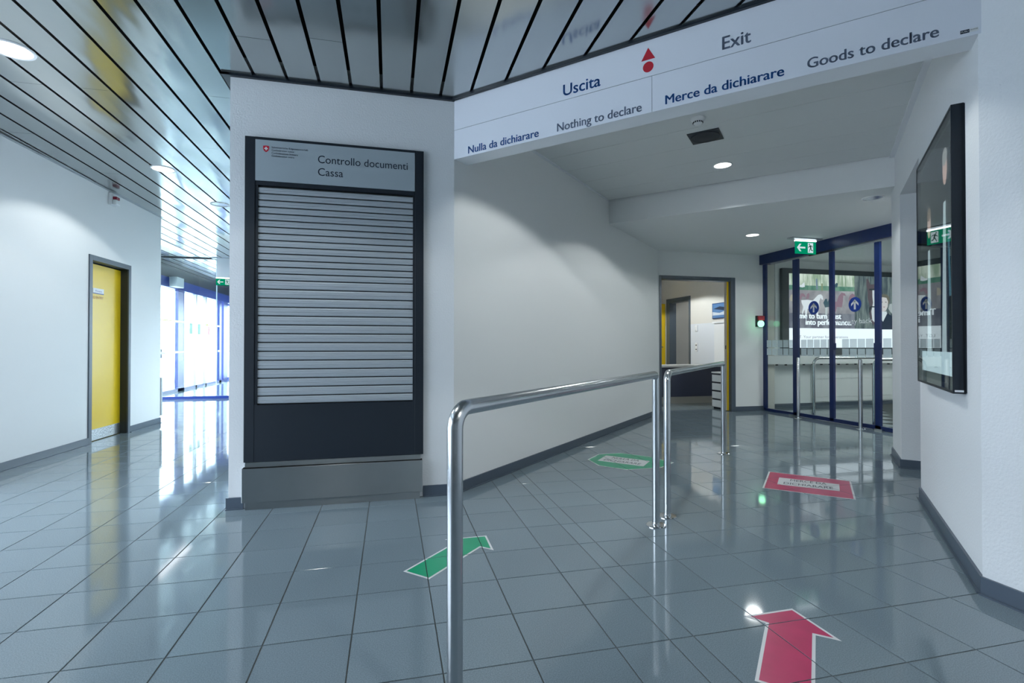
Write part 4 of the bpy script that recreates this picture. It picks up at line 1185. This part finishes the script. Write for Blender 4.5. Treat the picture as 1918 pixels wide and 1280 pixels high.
# ------------------------------------------------------------------ far glass partition y = 11.28
gp2 = thing('window_1', (-2.9, 11.28, 0), 'clear glass partition on a blue floor rail at the far left', 'glass partition', kind=ST)
obj('bottom_rail', MB().box(-4.9, -1.01, 11.26, 11.31, 0, 0.052), M['bluebright'], gp2)
obj('top_rail', MB().box(-4.9, -1.01, 11.26, 11.31, CZ - .02, CZ + .02), M['anthracite'], gp2)
obj('glass_pane', MB().box(-4.9, -3.40, 11.28, 11.288, 0.05, CZ - .02), M['glass'], gp2)
obj('glass_pane', MB().box(-3.39, -1.01, 11.28, 11.288, 0.05, CZ - .02), M['glass'], gp2)
obj('joint_strip', MB().box(-3.402, -3.388, 11.272, 11.296, 0.05, CZ - .02), mat('glass edge', (0.7, 0.85, 0.9, 1), .2), gp2)
# heater / post at end of left wall
obj('wall_protector', MB().box(-3.10, -3.045, 7.873, 7.905, 0.10, 0.62), M['silver'], label='slim grey protector post at the far end of the left wall', cat='corner guard')

# entrance facade x = -4.8
fc = thing('door_5', (-4.8, 14.0, 0), 'blue framed entrance with sliding glass doors at the far left', 'door', kind=ST)
obj('header', MB().box(-4.95, -4.78, 8.0, 17.5, 2.36, 2.58), M['bluebright'], fc)
obj('fascia', MB().box(-4.95, -4.80, 8.0, 17.5, 2.58, 2.93), M['anthracite'], fc)
for y0, y1, m in ((8.0, 8.1, 'bluebright'), (10.6, 10.7, 'bluebright'), (13.25, 13.62, 'bluebright'), (14.36, 14.44, 'silver'), (15.05, 15.13, 'silver'), (16.18, 16.36, 'bluebright'), (16.55, 16.95, 'bluebright'), (17.4, 17.5, 'bluebright')):
    obj('stile', MB().box(-4.86, -4.79, y0, y1, 0, 2.36), M[m], fc)
obj('bottom_rail', MB().box(-4.86, -4.79, 8.0, 16.55, 0, 0.06), M['bluebright'], fc)
for y0, y1 in ((8.1, 10.6), (10.7, 13.25), (13.62, 14.36), (14.44, 15.05), (15.13, 16.18)):
    obj('glass_pane', MB().box(-4.83, -4.822, y0, y1, 0.06, 2.36), M['glass'], fc)
for y0, y1 in ((11.2, 13.5), (15.1, 16.2)):
    obj('safety_bar', MB().box(-4.78, -4.76, y0, y1, 1.595, 1.64), M['yellowbar'], fc)
for y0, y1 in ((13.0, 13.55), (14.7, 15.1), (16.0, 16.2)):
    obj('door_bar', MB().box(-4.78, -4.76, y0, y1, 0.885, 0.935), M['white'], fc)
for y0 in (13.95, 14.5):
    obj('door_notice', MB().box(-4.815, -4.812, y0+.05, y0+.25, 1.35, 1.62), mat('green notice', lin(120, 190, 160), .5), fc)
obj('door_notice', MB().box(-4.815, -4.812, 15.3, 15.45, 1.35, 1.58), M['red'], fc)
hb = thing('air_heater', (-4.7, 12.9, 2.4), 'white box unit on the blue header of the far left entrance', 'heater')
obj('housing', MB().box(-4.79, -4.62, 12.72, 13.1, 2.38, 2.60), M['white'], hb, bevel=.01)
# end glazing y = 17.5
eg = thing('window_2', (-2.9, 17.5, 0), 'blue framed end glazing beyond the far left entrance', 'window', kind=ST)
obj('frame_top', MB().box(-4.95, -0.9, 17.5, 17.6, 2.3, 3.0), M['bluebright'], eg)
for x in (-4.85, -3.9, -2.9, -1.9, -1.0):
    obj('stile', MB().box(x - .05, x + .05, 17.5, 17.6, 0, 2.3), M['bluebright'], eg)
obj('frame_bottom', MB().box(-4.95, -0.9, 17.5, 17.6, 0, .08), M['bluebright'], eg)
for x in (-4.8, -3.85, -2.85, -1.85):
    obj('glass_pane', MB().box(x, x + .85, 17.54, 17.55, .08, 2.3), M['glass'], eg)
# strip lights
def strip(x0, x1, y0, y1, label):
    t = thing('strip_light', ((x0+x1)/2, (y0+y1)/2, CZ), label, 'ceiling light', 'long fluorescent strip lights')
    obj('housing', MB().box(x0-.02, x1+.02, y0-.02, y1+.02, CZ-.012, CZ-.001), M['white'], t)
    obj('diffuser', MB().box(x0, x1, y0, y1, CZ-.018, CZ-.011), M['tube'], t)
strip(-3.83, -3.68, 9.3, 10.9, 'long lit strip light before the far glass partition')
strip(-2.6, -2.45, 11.7, 13.2, 'lit strip light beyond the far glass partition')

# ------------------------------------------------------------------ outside
obj('ground', MB().box(-40, -4.96, -20, 40, -0.2, -0.02), M['ground'], kind=ST, label='pale paving outside the left entrance', cat='ground')
obj('ground', MB().box(-4.95, 40, 17.65, 60, -0.2, -0.02), M['ground'], kind=ST, label='pale paving outside the end glazing', cat='ground')
ob = thing('added_building', (-17, 12, 0), 'pale block added across the forecourt to temper the sky glare at the left entrance', 'added_building')  # facade added to hold back the sky brightness beyond the entrance
obj('wall', MB().box(-18, -17, -14, 44, -0.02, 4.2), mat('pale facade', (0.42, 0.45, 0.48, 1), .8), ob)
obj('plinth', MB().box(-17.1, -17, -14, 44, -0.02, 0.8), mat('facade plinth', (0.28, 0.30, 0.32, 1), .8), ob)
for k in range(16):
    obj('window', MB().box(-17.05, -16.98, -12 + k*3.4, -9.8 + k*3.4, 1.1, 2.6), mat('facade window', (0.10, 0.14, 0.18, 1), .2), ob)
rl = thing('parapet', (-9.0, 16, 0), 'low pale parapet with blue rail outside the left entrance', 'parapet')
obj('low_wall', MB().box(-9.2, -9.0, 4, 40, -0.02, 0.55), M['ground'], rl)
obj('rail', MB().box(-9.15, -9.05, 4, 40, 0.72, 0.80), M['bluebright'], rl)
